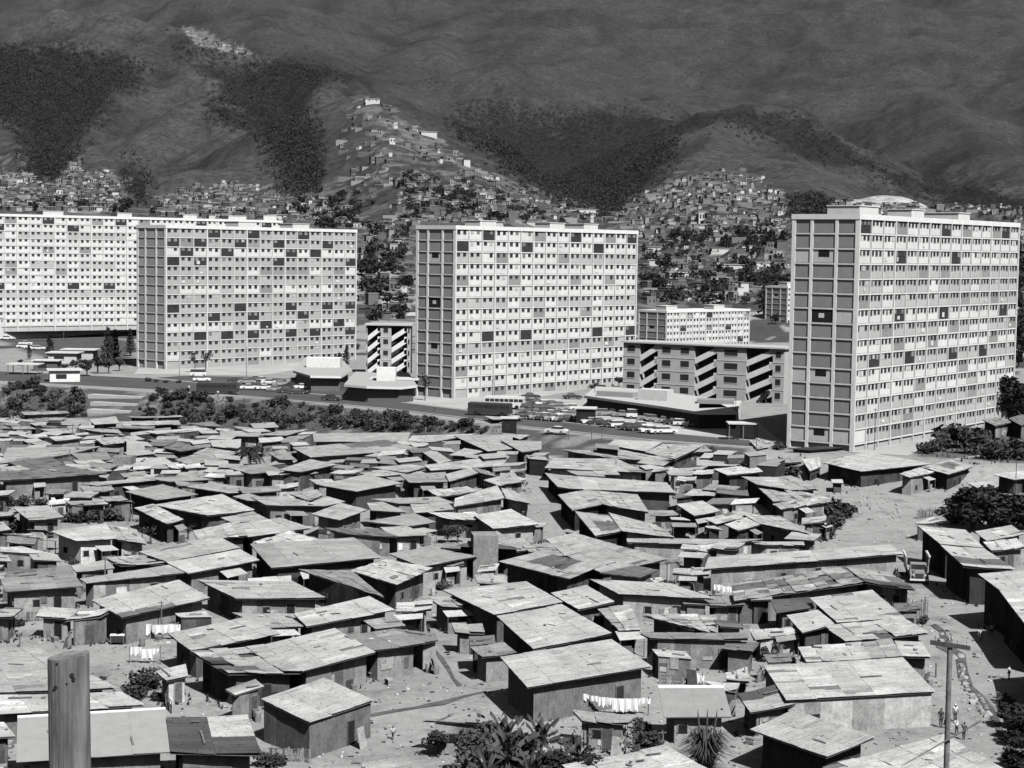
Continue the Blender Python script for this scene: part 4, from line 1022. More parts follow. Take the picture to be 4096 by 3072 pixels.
# ---------------------------------------------------------------- plants
def leafcloud(m, lobes, n, s, droop=0):
    for _ in range(n):
        c, r = random.choice(lobes); 
        while True:
            p = Vector((U(-1, 1), U(-1, 1), U(-1, 1)))
            if .25 < p.length < 1: break
        p = Vector((p.x*r[0], p.y*r[1], p.z*r[2]))+Vector(c)
        a = Vector((U(-1, 1), U(-1, 1), U(-1, 1)-droop)).normalized(); b = a.cross(Vector((U(-1, 1), U(-1, 1), U(-1, 1)))).normalized()
        k = s*U(.6, 1.4); m.face([p-a*k, p-b*k*.5, p+a*k, p+b*k*.6], 1)
def mk_tree(kind, mat='leaf', n=420, s=.16):     # unit height 1
    root = empty('tree' if kind != 'shrub' else 'shrub'); m = MB(); t = MB()
    if kind == 'broad':
        lobes = []; dense = mat == 'leaf_dark'
        for _ in range(13 if dense else 8):
            a = U(0, 6.28); d = U(.05, .3); lobes.append(((math.cos(a)*d, math.sin(a)*d, U(.22 if dense else .48, .82)), (U(.12, .2), U(.12, .2), U(.10, .18))))
        leafcloud(m, lobes, n, s*.3)
        t.tube([(0, 0, -.05), (.01, .01, .3), (-.01, .02, .6)], [.035, .028, .012], 6)
        for c, r in lobes[:5]: t.tube([(0, .01, .28), (c[0]*.5, c[1]*.5, .42), c], [.018, .012, .004], 5)
    elif kind == 'conifer':
        lobes = [((U(-.03, .03), U(-.03, .03), z), (w, w, .1)) for z, w in ((.2, .17), (.32, .2), (.45, .18), (.58, .15), (.7, .12), (.82, .08), (.92, .05))]
        leafcloud(m, lobes, n, s*.24, .6); t.tube([(0, 0, -.05), (0, 0, .5), (0, 0, .95)], [.03, .018, .004], 6)
    elif kind == 'shrub':
        lobes = [((U(-.35, .35), U(-.35, .35), U(.25, .6)), (U(.2, .35), U(.2, .35), U(.2, .35))) for _ in range(7)]
        leafcloud(m, lobes, n, s*.5)
        for _ in range(4): t.tube([(0, 0, -.05), (U(-.2, .2), U(-.2, .2), .35), (U(-.3, .3), U(-.3, .3), .6)], [.03, .02, .008], 4)
    elif kind == 'thin':
        lobes = [((U(-.14, .14), U(-.14, .14), U(.5, .9)), (.12, .12, .1)) for _ in range(7)]
        leafcloud(m, lobes, n//3, s*.25); t.tube([(0, 0, -.05), (.01, 0, .4), (0, .01, .8)], [.02, .015, .005], 5)
        for c, r in lobes: t.tube([(0, .01, .35), (c[0]*.6, c[1]*.6, .6), c], [.012, .008, .003], 4)
    elif kind == 'palm':
        for i in range(34):
            a = i*2.4; up = U(-.1, .85); q = []
            for k in range(7):
                f = k/6; q.append(Vector((math.cos(a)*f*.48, math.sin(a)*f*.48, .55+up*f*.6-f*f*.45)))
            for k in range(6):
                d = (q[k+1]-q[k]).normalized(); sd = d.cross(Vector((0, 0, 1))).normalized()
                for sgn in (-1, 1):
                    for h in (0, .5):
                        p = q[k].lerp(q[k+1], h); m.face([p, p+sd*sgn*.16*(1-k/8)+d*.05-Vector((0, 0, .04)), p+d*.09], 1)
        t.tube([(0, 0, -.05), (.01, 0, .3), (0, 0, .57)], [.045, .035, .03], 7)
    elif kind == 'banana':
        for i in range(17):
            a = i*2.4+U(-.4, .4); up = U(.45, 1.2) if i % 4 else U(.1, .4); rch = U(.12, .45); q = []
            for k in range(8):
                f = k/7; q.append(Vector((math.cos(a)*f*rch, math.sin(a)*f*rch, .42+up*f*.62-f*f*up*.28)))
            for k in range(7):
                d = (q[k+1]-q[k]).normalized(); sd = d.cross(Vector((0, 0, 1)))
                sd = sd.normalized() if sd.length > .05 else Vector((-math.sin(a), math.cos(a), 0))
                w0 = .038*math.sin(math.pi*min(1, (k+.6)/8))+.01; w1 = .038*math.sin(math.pi*min(1, (k+1.4)/8))+.006
                for sgn in (-1, 1):
                    if R() < .22: continue
                    dn = Vector((0, 0, -.03-.02*k/7)); m.face([q[k], q[k]+sd*sgn*w0+dn, q[k+1]*.93+q[k]*.07+sd*sgn*w1+dn, q[k+1]], 1)
        t.tube([(0, 0, -.05), (.01, 0, .25), (0, 0, .48)], [.05, .04, .025], 7)
    elif kind == 'pampas':
        for i in range(260):
            a = U(0, 6.28); r = U(.3, .55); h = U(.35, .85); p0 = Vector((U(-.08, .08), U(-.08, .08), 0)); p1 = Vector((math.cos(a)*r*.5, math.sin(a)*r*.5, h*.8)); p2 = Vector((math.cos(a)*r, math.sin(a)*r, h*.62))
            w = Vector((-math.sin(a), math.cos(a), 0))*.014; m.face([p0-w, p0+w, p1+w, p1-w], 1); m.face([p1-w, p1+w, p2], 1)
        for x in (-.12, .02, .16): t.tube([(x*.3, 0, .1), (x, .02, .85), (x*1.1, .02, 1.0)], [.006, .016, .003], 5)
    m.build('crown' if kind != 'shrub' else 'foliage', mat, root, False); t.build('trunk' if kind not in ('shrub', 'pampas') else 'stem', 'bark', root)
    return root
PT = {}
def proto(k, i):
    key = (k, i)
    if key not in PT:
        kind, mat, n, s, nm, cat = {'B': ('broad', 'leaf', 700, .16, 'tree', 'tree'), 'C': ('conifer', 'leaf_dark', 520, .16, 'conifer', 'tree'), 'S': ('shrub', 'leaf', 330, .2, 'shrub', 'shrub'), 'T': ('thin', 'leaf', 420, .16, 'young_tree', 'tree'),
                      'P': ('palm', 'leaf_dark', 1, 1, 'palm_tree', 'palm tree'), 'N': ('banana', 'leaf', 1, 1, 'banana_plant', 'banana plant'), 'G': ('pampas', 'leaf', 1, 1, 'grass_clump', 'plant'), 'D': ('broad', 'leaf_dark', 2200, .14, 'tree', 'tree')}[k]
        r = mk_tree(kind, mat, n, s); r.name = nm; r['category'] = cat; PT[key] = r
    return PT[key]
def plant(k, c, x, yb, yt, label, group=None, var=3, wid=1.0, z=None):
    u, v = cp(c, x, yb); g = gp(u, v); h = (yb-yt)/CR[c][2]*g.y/F
    if k == 'S': h *= 1.05
    return place(proto(k, random.randrange(var)), g-Vector((0, 0, .05)), U(0, 6.28), (h*wid, h*wid, h), label, group)
P_ = plant
TL = [('C',14,215,1175,1065,'small dark conifer beside the parked cars at the far left'), ('C',14,370,1165,978,'dark conifer on the lawn below the glazed hall'), ('C',14,795,1210,940,'left of two tall dark conifers beside the grey tower'),
 ('C',14,845,1190,955,'right of two tall dark conifers beside the grey tower'), ('C',14,905,836,720,'single conifer standing out against the far left white slab'), ('C',14,32,862,730,'slim conifer at the far left edge before the white slab'),
 ('C',14,105,872,715,'slim conifer second from the left edge before the white slab'), ('C',14,170,868,760,'short slim conifer third from the left edge before the white slab'), ('C',14,962,1150,950,'dark conifer half hidden by the corner of the grey tower'),
 ('B',14,640,1300,1165,'leftmost round tree of the clump left of the grey tower'), ('B',14,720,1280,1140,'second round tree of the clump left of the grey tower'), ('B',14,800,1280,1150,'third round tree of the clump left of the grey tower'), ('B',14,880,1262,1150,'tree of the clump nearest the grey tower'),
 ('B',14,560,1262,1160,'lone round tree just left of the clump'), ('B',14,150,1222,1165,'small round tree by the open shelter at the left'), ('B',14,262,1255,1190,'low tree right of the open shelter'), ('B',14,480,1265,1195,'low tree by the small bungalows at the left'),
 ('T',14,1435,1275,1105,'thin young tree before the grey slab, left of two'), ('T',14,1515,1275,1070,'thin young tree before the grey slab, right of two'), ('C',15,712,1232,1068,'slim conifer between the two polygonal halls'), ('C',15,652,1275,1125,'dark slim conifer at the corner of the left polygonal hall'),
 ('B',15,780,1135,1050,'dark tree at the right foot of the grey slab'), ('P',15,990,1410,1230,'small palm before the right polygonal hall'), ('T',15,1290,1480,1262,'sparse flame tree before the shaded end of the white tower'), ('T',15,1660,1440,1325,'thin sapling on the pavement before the white slab'), ('B',15,1130,1200,1125,'round tree below the short stair flats'),
 ('C',16,570,1200,1005,'tall ragged tree before the right half of the white slab'), ('B',16,598,1215,1150,'round tree at the foot of the tall ragged tree'), ('B',16,700,1190,1118,'round tree at the right foot of the white slab'), ('B',16,790,1240,1160,'leftmost round tree before the long stair flats'), ('C',16,885,1240,1115,'dark conifer before the first stair of the long flats'),
 ('B',16,1000,1235,1165,'round tree right of the first stair of the long flats'), ('B',16,1088,1240,1178,'low round tree before the windows of the long flats'), ('B',16,1160,1275,1195,'round tree between the first and second stairs of the long flats'), ('C',16,1270,1250,1135,'small conifer left of the second stair of the long flats'),
 ('B',16,1360,1275,1170,'round tree under the second stair of the long flats'), ('B',16,1440,1300,1140,'big round tree right of the second stair of the long flats'), ('B',16,1482,1310,1180,'dark tree touching the big round tree at the long flats'), ('B',16,1600,1335,1255,'low tree before the third stair of the long flats'), ('B',16,1765,1350,1255,'tree at the left foot of the right-hand tower'),
 ('D',17,1480,1420,1095,'big ragged dark tree before the right end of the right-hand slab'), ('D',17,1625,1410,1160,'dark tree at the right edge beside the right-hand slab'), ('D',17,1560,1420,1250,'dark tree between the big ragged tree and the right edge'),
 ('D',4,1800,840,470,'large dark tree filling the yard at the right, leftmost'), ('D',4,1950,860,500,'large dark tree in the middle of the right-hand thicket'), ('D',4,2100,850,520,'large dark tree in the right-hand thicket near the edge'), ('D',4,2230,850,560,'dark tree at the very edge of the right-hand thicket'),
 ('P',1,2075,660,395,'dark palm standing among the upper rows of shacks'), ('N',1,1250,1300,1100,'ragged banana plant beside the whitewashed shack'), ('N',1,1400,1260,1060,'banana plant right of the ragged one'), ('N',1,1560,1260,1110,'small banana plant at the right of the left-hand grove'), ('N',1,1180,1255,1120,'leftmost banana plant of the left-hand grove'),
 ('N',7,335,1700,1085,'big banana plant at the bottom centre'), ('N',7,590,1690,1250,'banana plant right of the big one at the bottom centre'), ('N',6,2105,1700,1060,'banana plant with upright bare leaves at the bottom centre'), ('B',6,1860,1720,1215,'open leafy tree at the bottom centre, left of the banana plants'), ('D',7,150,1750,1330,'low dark tree under the banana plants'), ('B',6,1560,1570,1300,'small tree at the corner of the half-hidden shack'),
 ('D',7,470,1950,1420,'dark foliage at the bottom edge right of the big banana plant'),
 ('N',7,60,1850,1150,'tall banana plant left of the big one, reaching over the half-hidden roof'), ('N',7,640,1800,1300,'drooping banana plant at the right end of the bottom thicket'), ('N',7,1150,1600,1240,'withered banana plant by the ragged fence'),
('D',8,2220,1420,1080,'dark tree at the right edge above the bottom corner'), ('D',8,2150,1300,1060,'low dark tree beside the lower ditch'), ('D',8,2260,1640,1250,'dark tree in the bottom right corner'),
 ('N',7,250,1950,1330,'low banana plant at the bottom edge under the big one'), ('N',6,1950,1950,1360,'low banana plant at the bottom edge by the leafy dark tree'), ('N',7,480,1900,1330,'low banana plant at the bottom edge right of the big one'), ('N',6,1780,1800,1420,'short banana plant at the bottom edge, leftmost of the thicket'),
 ('G',7,1700,1690,1150,'spiky grass clump with tall plumes at the bottom right of centre'), ('B',2,1640,1295,1105,'leafy tree in the gap between shacks right of the centre left pole'), ('B',2,1725,1290,1120,'second leafy tree in the same gap, on the right'), ('T',8,230,760,530,'sapling with a white pot in the dark yard at the lower right'), ('B',8,120,760,620,'dense bush-like tree in the dark yard at the lower right')]
for k, c, x, yb, yt, lab in TL: P_(k, c, x, yb, yt, lab, wid={'B': 1.25, 'D': 1.7}.get(k, 1))
SHR = [(14,1090,1340,1300),(14,1150,1345,1315),(14,1220,1350,1318),(14,1320,1352,1320),(15,60,1330,1290),(15,430,1430,1385),(15,1100,1440,1395),(16,620,1250,1205),(16,680,1255,1212),(16,450,1320,1280),(17,700,1545,1510),(17,790,1545,1515),(17,1130,1590,1465),(17,1230,1570,1390),(17,1330,1570,1390),(17,1050,1605,1515),(17,1400,1610,1450),(17,1500,1640,1500),(17,1610,1640,1480),(4,700,750,560),(4,660,830,680),(4,620,910,760),(4,345,425,290),(4,200,335,250),(4,1700,720,560),(4,1650,800,700),
 (1,60,985,865),(1,200,980,870),(1,350,975,890),(1,30,1160,1020),(1,130,1200,1060),(1,560,1115,1000),(1,650,1125,1010),(1,760,1115,970),(1,880,1105,950),(1,1000,1105,1000),(1,150,1455,1360),(1,600,1465,1400),(1,250,1480,1400),(2,700,765,660),(2,1600,1675,1575),(2,100,1350,1290),(4,230,200,120),
 (5,150,485,395),(5,520,450,400),(5,1180,1000,790),(5,1130,1090,930),(5,1330,1100,1000),(8,1380,450,370),(8,60,700,600),(5,850,930,880),(3,1500,430,370),(3,1560,700,600),(3,1480,1000,900),(3,1750,330,270),(7,1250,1500,1300),(7,1180,1350,1230),(6,150,1640,1480),(6,240,1640,1500),(8,2130,1500,1380),(8,2180,1620,1450),(8,2050,1100,990),(8,2150,1200,1060),(8,2200,1350,1200)]
for i, (c, x, yb, yt) in enumerate(SHR):
    pu_, pv_ = cp(c, x, yb)
    P_('S', c, x, yb, yt, None, 'shrubs between the shacks', wid=1.3)['label'] = 'dark leafy shrub, '+ordl(i)+' counted among those growing between the shacks'
# relabel by picture position so that each label singles one out
SL = sorted([o for o in bpy.data.objects if o.get('group') == 'shrubs between the shacks' and 'label' in o], key=lambda o: proj(o.location.x, o.location.y, o.location.z)[0])
for i, o in enumerate(SL): o['label'] = 'dark leafy shrub among the shacks, '+ordl(i)+' counting from the left'
# shrubs on the bank
def scatter(poly, n, mind):
    xs_ = [p[0] for p in poly]; ys_ = [p[1] for p in poly]; out = []; t = 0
    while len(out) < n and t < n*60:
        t += 1; u, v = U(min(xs_), max(xs_)), U(min(ys_), max(ys_))
        if not inp(u, v, poly): continue
        if all((u-a)**2+((v-b)*2.2)**2 > mind**2 for a, b in out): out.append((u, v))
    return out
bank = scatter([(-30, 835), (60, 832), (180, 852), (192, 905), (100, 912), (-30, 905)], 44, 13) + scatter([(312, 852), (600, 868), (690, 885), (690, 930), (330, 925), (300, 890)], 76, 14) + scatter([(690, 885), (800, 897), (930, 912), (1080, 930), (1060, 938), (850, 935), (700, 930)], 52, 15)
for u, v in bank:
    g = gp(u*O, v*O); s = random.choice([U(.8, 1.7), U(1.2, 2.4), U(2.2, 3.7)])
    place(proto('S', random.randrange(3)), g, U(0, 6.28), (s*1.15, s*1.15, s), 'scrubby bush growing with others on the bank below the road', 'bushes covering the road bank')
# hedges and weeds around the yards: grass tufts as stuff
m = MB()
for poly, n in (([(-30, 835), (60, 832), (180, 852), (192, 905), (-30, 905)], 500), ([(312, 852), (600, 868), (1080, 930), (1060, 938), (330, 925)], 1300), ([(1985, 985), (2040, 930), (2212, 900), (2212, 1000)], 500)):
    for u, v in [(U(min(p[0] for p in poly), max(p[0] for p in poly)), U(min(p[1] for p in poly), max(p[1] for p in poly))) for _ in range(n)]:
        if not inp(u, v, poly): continue
        g = gp(u*O, v*O)
        for _ in range(3):
            a = U(0, 6.28); w = Vector((math.cos(a), math.sin(a), 0))*U(.1, .3); m.face([g-w, g+w, g+w*.3+Vector((U(-.2, .2), U(-.2, .2), U(.3, .8)))], 1)
tag(m.build('grass', 'leaf_light'), kind='stuff')
m = MB()
for it in SH:                                   # weeds along the feet of the shacks
    q = it[2]
    if q[2].y > 330 or R() < .35: continue
    for _ in range(random.randrange(4, 22)):
        k = random.choice([2, 3, 1]); p_ = q[k].lerp(q[(k+1) % 4], random.random()**1.5 if R() < .7 else R()); x, y = p_.x+U(-.7, .7), p_.y+U(-.9, .1); g = Vector((x, y, gz(x, y)))
        for _ in range(4):
            a = U(0, 6.28); w = Vector((math.cos(a), math.sin(a), 0))*U(.05, .18); m.face([g-w, g+w, g+Vector((U(-.25, .25), U(-.25, .25), U(.15, .6)))], 1)
tag(m.build('weeds', 'leaf'), kind='stuff')
# ---------------------------------------------------------------- hillside town and trees
def blk(m, x, y, z, w, l, h, rz, tone, roof):
    m.cbox(x, y, z-6, w, l, h+6, rz, tone); m.cbox(x, y, z+h, w*1.1, l*1.12, .35, rz, roof)
    d = Vector((math.cos(rz), math.sin(rz), 0)); e = Vector((-d.y, d.x, 0))
    for k in ((-.28, .22) if R() < .5 else ()):
        p = Vector((x, y, z+h*.35))+d*w*k-e*(l/2+.05); m.box(p, d*1.1, e*.1, (0, 0, h*.4), .04)
        p = Vector((x, y, z+h*.35))+e*l*k+d*(w/2-.05); m.box(p, d*.1, e*1.1, (0, 0, h*.4), .04)
REG = [([(0,372),(60,380),(110,400),(180,372),(240,372),(262,420),(260,462),(0,455)], 330, 5.5), ([(330,440),(400,405),(520,395),(610,430),(640,455),(640,480),(330,472)], 170, 6), ([(640,440),(700,430),(780,470),(780,495),(600,488)], 60, 7),
 ([(740,255),(800,212),(850,235),(935,290),(1000,335),(1060,372),(1150,410),(1340,472),(1340,486),(880,485),(860,430),(770,400),(720,330)], 110, 11), ([(850,430),(900,380),(1150,430),(1300,470),(1380,480),(850,486)], 170, 6),
 ([(1330,468),(1400,408),(1470,390),(1560,368),(1640,382),(1700,430),(1700,520),(1390,520)], 300, 6), ([(1390,520),(1700,520),(1700,660),(1640,655),(1390,660)], 130, 11), ([(786,480),(885,480),(885,700),(786,690)], 85, 9),
 ([(150,362),(175,345),(190,372),(250,370),(262,420),(140,420)], 60, 6), ([(380,62),(545,118),(480,108)], 14, 6), ([(2060,440),(2205,450),(2205,520),(2195,470),(2060,452)], 24, 7), ([(2190,480),(2212,480),(2212,650),(2200,620)], 20, 9), ([(1800,440),(2100,452),(2060,462),(1800,460)], 50, 6),
 ([(2080,110),(2100,108),(2102,140),(2090,140)], 7, 5), ([(2178,168),(2212,165),(2212,240)], 14, 6)]
BIGS = [(925,293,34,9),(805,222,30,9),(1250,462,70,12),(1515,480,12,28),(1430,575,55,16),(1470,600,60,14),(1560,548,50,14),(1060,488,55,10),(1150,486,60,9),(755,452,14,8),(860,660,30,12),(845,655,40,16),(1580,580,60,10),(1410,545,30,14),(600,472,40,9),(1650,575,40,10)]
HOUSES = []
for poly, n, mind in REG:
    for u, v in scatter(poly, int(n*1.5), mind*.8):
        p = hit(u*O, v*O)
        if p is None or p.y < 600 or p.y > 3200: continue
        w, l = U(2.6, 6.5), U(2.6, 4.5); h = U(1.8, 3.2) if R() < .85 else U(4, 6)
        HOUSES.append((p, w, l, h, U(-.9, .9), random.choice([.1, .12, .16, .2, .3, .4, .6, .2]), random.choice([.08, .14, .2, .28, .4]), w*F/p.y))
for u, v, wp, hp in BIGS:
    p = hit(u*O, v*O)
    if p is not None: HOUSES.append((p, wp*O*p.y/F, 9, hp*O*p.y/F*.8, U(-.1, .3), .6, .5, 1e3))
HOUSES.sort(key=lambda h: -h[7]); rest = MB(); ind = []
for i, (p, w, l, h, rz, t, rt, px) in enumerate(HOUSES):
    if i < 290:
        m = MB(); blk(m, 0, 0, 0, w, l, h, 0, t, rt); o = m.build('hillside_house', 'paint'); o.location = p; o.rotation_euler = (0, 0, rz)
        o['category'] = 'house'; o['group'] = 'small houses on the hillsides'; ind.append((p, o, i < len(BIGS), t))
    else: blk(rest, p.x, p.y, p.z, w, l, h, rz, t, rt)
for p, w, l, h, rz, t, rt, px in HOUSES[::3]:
    if px < 900: rest.cbox(p.x+U(-6, 6), p.y-U(2, 5), p.z-4, U(6, 18), .5, U(4.4, 5.2), U(-.25, .25), random.choice([.12, .2, .3]))
if rest.v: tag(rest.build('hillside_houses', 'paint'), kind='stuff')
ZN = [((0, 300), 'above the roof of the far left slab'), ((300, 785), 'above the grey slab'), ((785, 888), 'in the gap between the grey and white towers'), ((888, 1386), 'on the slope behind the white slab'), ((1386, 1700), 'in the gap left of the right-hand tower'), ((1700, 9999), 'behind or right of the right-hand tower')]
zb_ = {}
for p, o, big, t in ind:
    u, v = proj(p.x, p.y, p.z); u /= O; k = next(i for i, (r, s) in enumerate(ZN) if u < r[1]); zb_.setdefault(k, []).append((u, o, big, t))
for k, L_ in zb_.items():
    L_.sort(key=lambda t: t[0])
    for i, (u, o, big, t) in enumerate(L_): o['label'] = ('big white' if big else 'white' if t > .5 else 'grey')+' house, '+ordl(i)+' from the left '+ZN[k][1]
# trees of the hillsides
def farproto(i):
    m = MB(); t = MB(); root = empty('hillside_tree', (0, 0, 0), 0, None, 'tree')
    lobes = [((U(-.35, .35), U(-.35, .35), U(.35, .75)), (U(.2, .32), U(.2, .32), U(.18, .28))) for _ in range(5)]
    leafcloud(m, lobes, 110, .12); m.build('crown', 'leaf_far', root); t.tube([(0, 0, -.3), (0, 0, .5)], [.04, .02], 4); t.build('trunk', 'bark', root); return root
FP = [farproto(i) for i in range(4)]
TREG = [([(1386,480),(1700,470),(1700,660),(1386,660)], 110, 8, 8), ([(1386,480),(1700,500),(1700,530),(1386,530)], 30, 8, 9), ([(786,480),(885,490),(885,700),(786,690)], 36, 10, 8), ([(860,340),(1340,470),(1340,486),(880,485)], 110, 7, 7), ([(600,380),(800,430),(800,490),(600,470)], 40, 9, 8), ([(240,420),(300,430),(310,462),(240,462)], 16, 7, 8),
 ([(60,390),(600,430),(640,480),(0,455)], 50, 10, 7), ([(1340,420),(1700,390),(1700,470),(1340,470)], 50, 8, 7), ([(690,480),(800,490),(800,500),(690,498)], 10, 7, 9), ([(2195,560),(2212,560),(2212,800),(2195,800)], 14, 6, 14), ([(1650,600),(1700,600),(1700,760),(1650,760)], 14, 8, 9)]
FT = []
for poly, n, mind, h in TREG:
    for u, v in scatter(poly, n, mind):
        p = hit(u*O, v*O)
        if p is not None and 600 < p.y < 2600: FT.append((p, U(.6, 1.3)*h))
FT.sort(key=lambda t: t[0].y); FT = FT[:299]
print('FT', len(FT))
for i, (p, h) in enumerate(FT):
    place(FP[i % 4], p, U(0, 6.28), (h*U(.9, 1.4), h*U(.9, 1.4), h*U(.8, 1.1)), 'dark round tree growing among the small houses on the hillsides', 'trees among the hillside houses')
# scrub and woodland over the hills
m = MB(); 
for poly in FOREST[:7]+[[(380,90),(760,150),(700,190),(420,120)], [(1700,420),(1800,430),(1800,470),(1700,470)]]:
    A = abs(sum(poly[i][0]*poly[(i+1) % len(poly)][1]-poly[(i+1) % len(poly)][0]*poly[i][1] for i in range(len(poly))))/2
    for _ in range(int(A/9)):
        u, v = U(min(p[0] for p in poly), max(p[0] for p in poly)), U(max(0, min(p[1] for p in poly)), max(p[1] for p in poly))
        if v > 480 or not inp(u+random.gauss(0, 20), v+random.gauss(0, 16), poly) or not (-40 < u < 2250): continue
        p = hit(u*O, v*O)
        if p is None or p.y < 1000: continue
        s = U(2.2, 4.5)
        for _ in range(11):
            c = p+Vector((U(-1, 1)*s*.7, U(-1, 1)*s*.7, U(.1, 1)*s)); a = Vector((U(-1, 1), U(-1, 1), U(-1, 1))).normalized()*s*.27; b = a.cross(Vector((U(-1, 1), U(-1, 1), U(-1, 1)))).normalized()*s*.2
            m.face([c-a, c-b, c+a, c+b], 1)
tag(m.build('hillside_woodland', 'leaf_far'), kind='stuff'); print('wood', len(m.f))
# ---------------------------------------------------------------- vehicles
for nm, tn in (('car_paint_white', .75), ('car_paint_grey', .3), ('car_paint_dark', .05)):
    simple(nm, tn, .06, 1, .35, spec=.5)
def mk_car(kind, mat):
    root = empty('parked_car', (0, 0, 0), 0, None, 'car'); m = MB()
    if kind == 'sedan': prof = [(-2.35,.35),(-2.4,.75),(-2.2,.92),(-1.3,.98),(1.0,.98),(2.1,.86),(2.35,.7),(2.35,.35)]; cab = [(-1.45,.97),(-.95,1.42),(.35,1.44),(.95,.98)]; w, h = 1.75, 0
    elif kind == 'wagon': prof = [(-2.3,.35),(-2.35,.95),(-2.2,1.0),(1.0,1.0),(2.1,.88),(2.3,.7),(2.3,.35)]; cab = [(-2.2,1.0),(-2.05,1.48),(.35,1.5),(.95,1.0)]; w = 1.75
    else: prof = [(-2.3,.4),(-2.35,1.1),(-2.2,1.2),(1.9,1.2),(2.15,1.0),(2.2,.4)]; cab = [(-2.25,1.2),(-2.1,2.0),(1.5,2.0),(1.9,1.2)]; w = 1.8
    def ext(m, pr, w0, w1, tone=.5):
        zmax = max(p[1] for p in pr); zmin = min(p[1] for p in pr)
        wid = lambda z: (w0+(w1-w0)*(z-zmin)/(zmax-zmin))/2
        a = [Vector((x, -wid(z), z)) for x, z in pr]; b = [Vector((x, wid(z), z)) for x, z in pr]; n = len(pr)
        m.face(a[::-1], tone); m.face(b, tone)
        for i in range(n): j = (i+1) % n; m.face([a[i], b[i], b[j], a[j]][::-1], tone)
    ext(m, prof, w, w*.96); m.build('body', mat, root)
    m = MB(); ext(m, cab, w*.93, w*.76); m.build('window', 'dark_glass', root)
    m = MB(); x0, x1 = cab[1][0], cab[2][0]; m.box((x0-.04, -w*.385, cab[1][1]-.03), (x1-x0+.1, 0, 0), (0, w*.77, 0), (0, 0, .08)); m.build('roof', mat, root)
    for x in (-1.35, 1.4):
        for y in (-w/2+.02, w/2-.02):
            m = MB(); m.tube([(x, y-.09, .33), (x, y+.09, .33)], .33, 12); wh = m.build('wheel', 'rubber', root); m = MB(); m.tube([(x, y-.1, .33), (x, y+.1, .33)], .17, 10); m.build('hubcap', 'car_paint_grey', wh)
    for x in (2.36, -2.42): m = MB(); m.box((x-.03, -w*.46, .4), (.1, 0, 0), (0, w*.92, 0), (0, 0, .14)); m.build('bumper', 'car_paint_grey', root)
    for y in (-.6, .6): m = MB(); m.tube([(2.3, y, .68), (2.37, y, .68)], .11, 8); m.build('headlight', 'car_paint_white', root)
    return root
CP = {(k, t): None for k in ('sedan', 'wagon', 'van') for t in ('white', 'grey', 'dark')}
CARS = [] 
def car(c, x, y, rz, kind='sedan', t='grey', zone='lot'):
    if CP[(kind, t)] is None: CP[(kind, t)] = mk_car(kind, 'car_paint_'+t)
    g = at_z(*cp(c, x, y), .09); o = place(CP[(kind, t)], g, rz); CARS.append((cp(c, x, y)[0], o, kind, t, zone)); return o
TT = ['white', 'grey', 'dark', 'white', 'grey', 'dark', 'dark']
for i in range(9): car(16, 105+i*48, 1395-abs(4-i)*3+i*1.5, .2+U(-.1, .1), 'wagon' if i % 4 == 2 else 'sedan', TT[(i*3) % 7], 'upper row of the car park before the white slab')
for i in range(8): car(16, 150+i*48, 1425+i*2.6, .2+U(-.1, .1), 'sedan', TT[(i*5+1) % 7], 'second row of the car park before the white slab')
for i in range(6): car(16, 210+i*50, 1452+i*4, .2, 'sedan', TT[(i*2+2) % 7], 'third row of the car park before the white slab')
for x, y, k, t in ((175,1345,'sedan','dark'),(205,1318,'sedan','dark'),(480,1320,'sedan','dark'),(45,1385,'van','white')): car(16, x, y, .1, k, t, 'near the corner of the white slab')
for x, y, k, t in ((700,1430,'wagon','grey'),(760,1428,'sedan','dark'),(820,1440,'sedan','grey'),(910,1450,'van','white'),(985,1462,'sedan','grey'),(1040,1470,'wagon','grey'),(1100,1480,'sedan','grey'),(1225,1500,'wagon','white'),(1285,1505,'sedan','dark'),(1345,1510,'sedan','dark')): car(16, x, y, -.1+U(-.1, .1), k, t, 'row along the black-walled hall')
for x, y, k, t in ((-20,1392,'sedan','dark'),(430,1470,'sedan','grey'),(560,1478,'wagon','dark'),(610,1486,'sedan','white'),(660,1492,'sedan','dark'),(1160,1488,'sedan','dark'),(300,1368,'sedan','white'),(350,1372,'sedan','dark'),(400,1378,'sedan','grey'),(250,1362,'sedan','dark')): car(16, x, y, .2+U(-.1, .1), k, t, 'among the cars below the white slab')
for x, y, k, t in ((745,1505,'sedan','dark'),(800,1510,'wagon','white'),(860,1525,'sedan','dark'),(915,1530,'sedan','dark'),(940,1515,'sedan','white'),(1000,1545,'sedan','white'),(1060,1550,'sedan','white'),(1100,1550,'sedan','white')): car(16, x, y, .25+U(-.1, .1), k, t, 'row beside the road below the black-walled hall')
for i, (x, y) in enumerate([(20,1350),(60,1390),(110,1400),(150,1360),(190,1410),(230,1370),(270,1420),(310,1385),(350,1430),(390,1395),(90,1345),(330,1350),(420,1350)]): car(15, x, y, .1+U(-.3, .3), 'sedan', TT[(i*4+2) % 7], 'in the car park before the grey slab')
for x, y, k, t in ((540,1382,'sedan','dark'),(770,1395,'sedan','dark'),(820,1415,'wagon','grey'),(860,1440,'sedan','white'),(915,1440,'sedan','white'),(930,1375,'sedan','dark'),(1090,1372,'van','white')): car(15, x, y, .05+U(-.1, .1), k, t, 'beside the right polygonal hall')
for x, y, k, t in ((1465,1300,'van','white'),(1490,1338,'wagon','white'),(1740,1345,'sedan','dark'),(1820,1355,'sedan','grey'),(1890,1340,'sedan','dark'),(1760,1390,'sedan','dark'),(1840,1398,'sedan','white')): car(14, x, y, .1, k, t, 'left end of the grey slab car park')
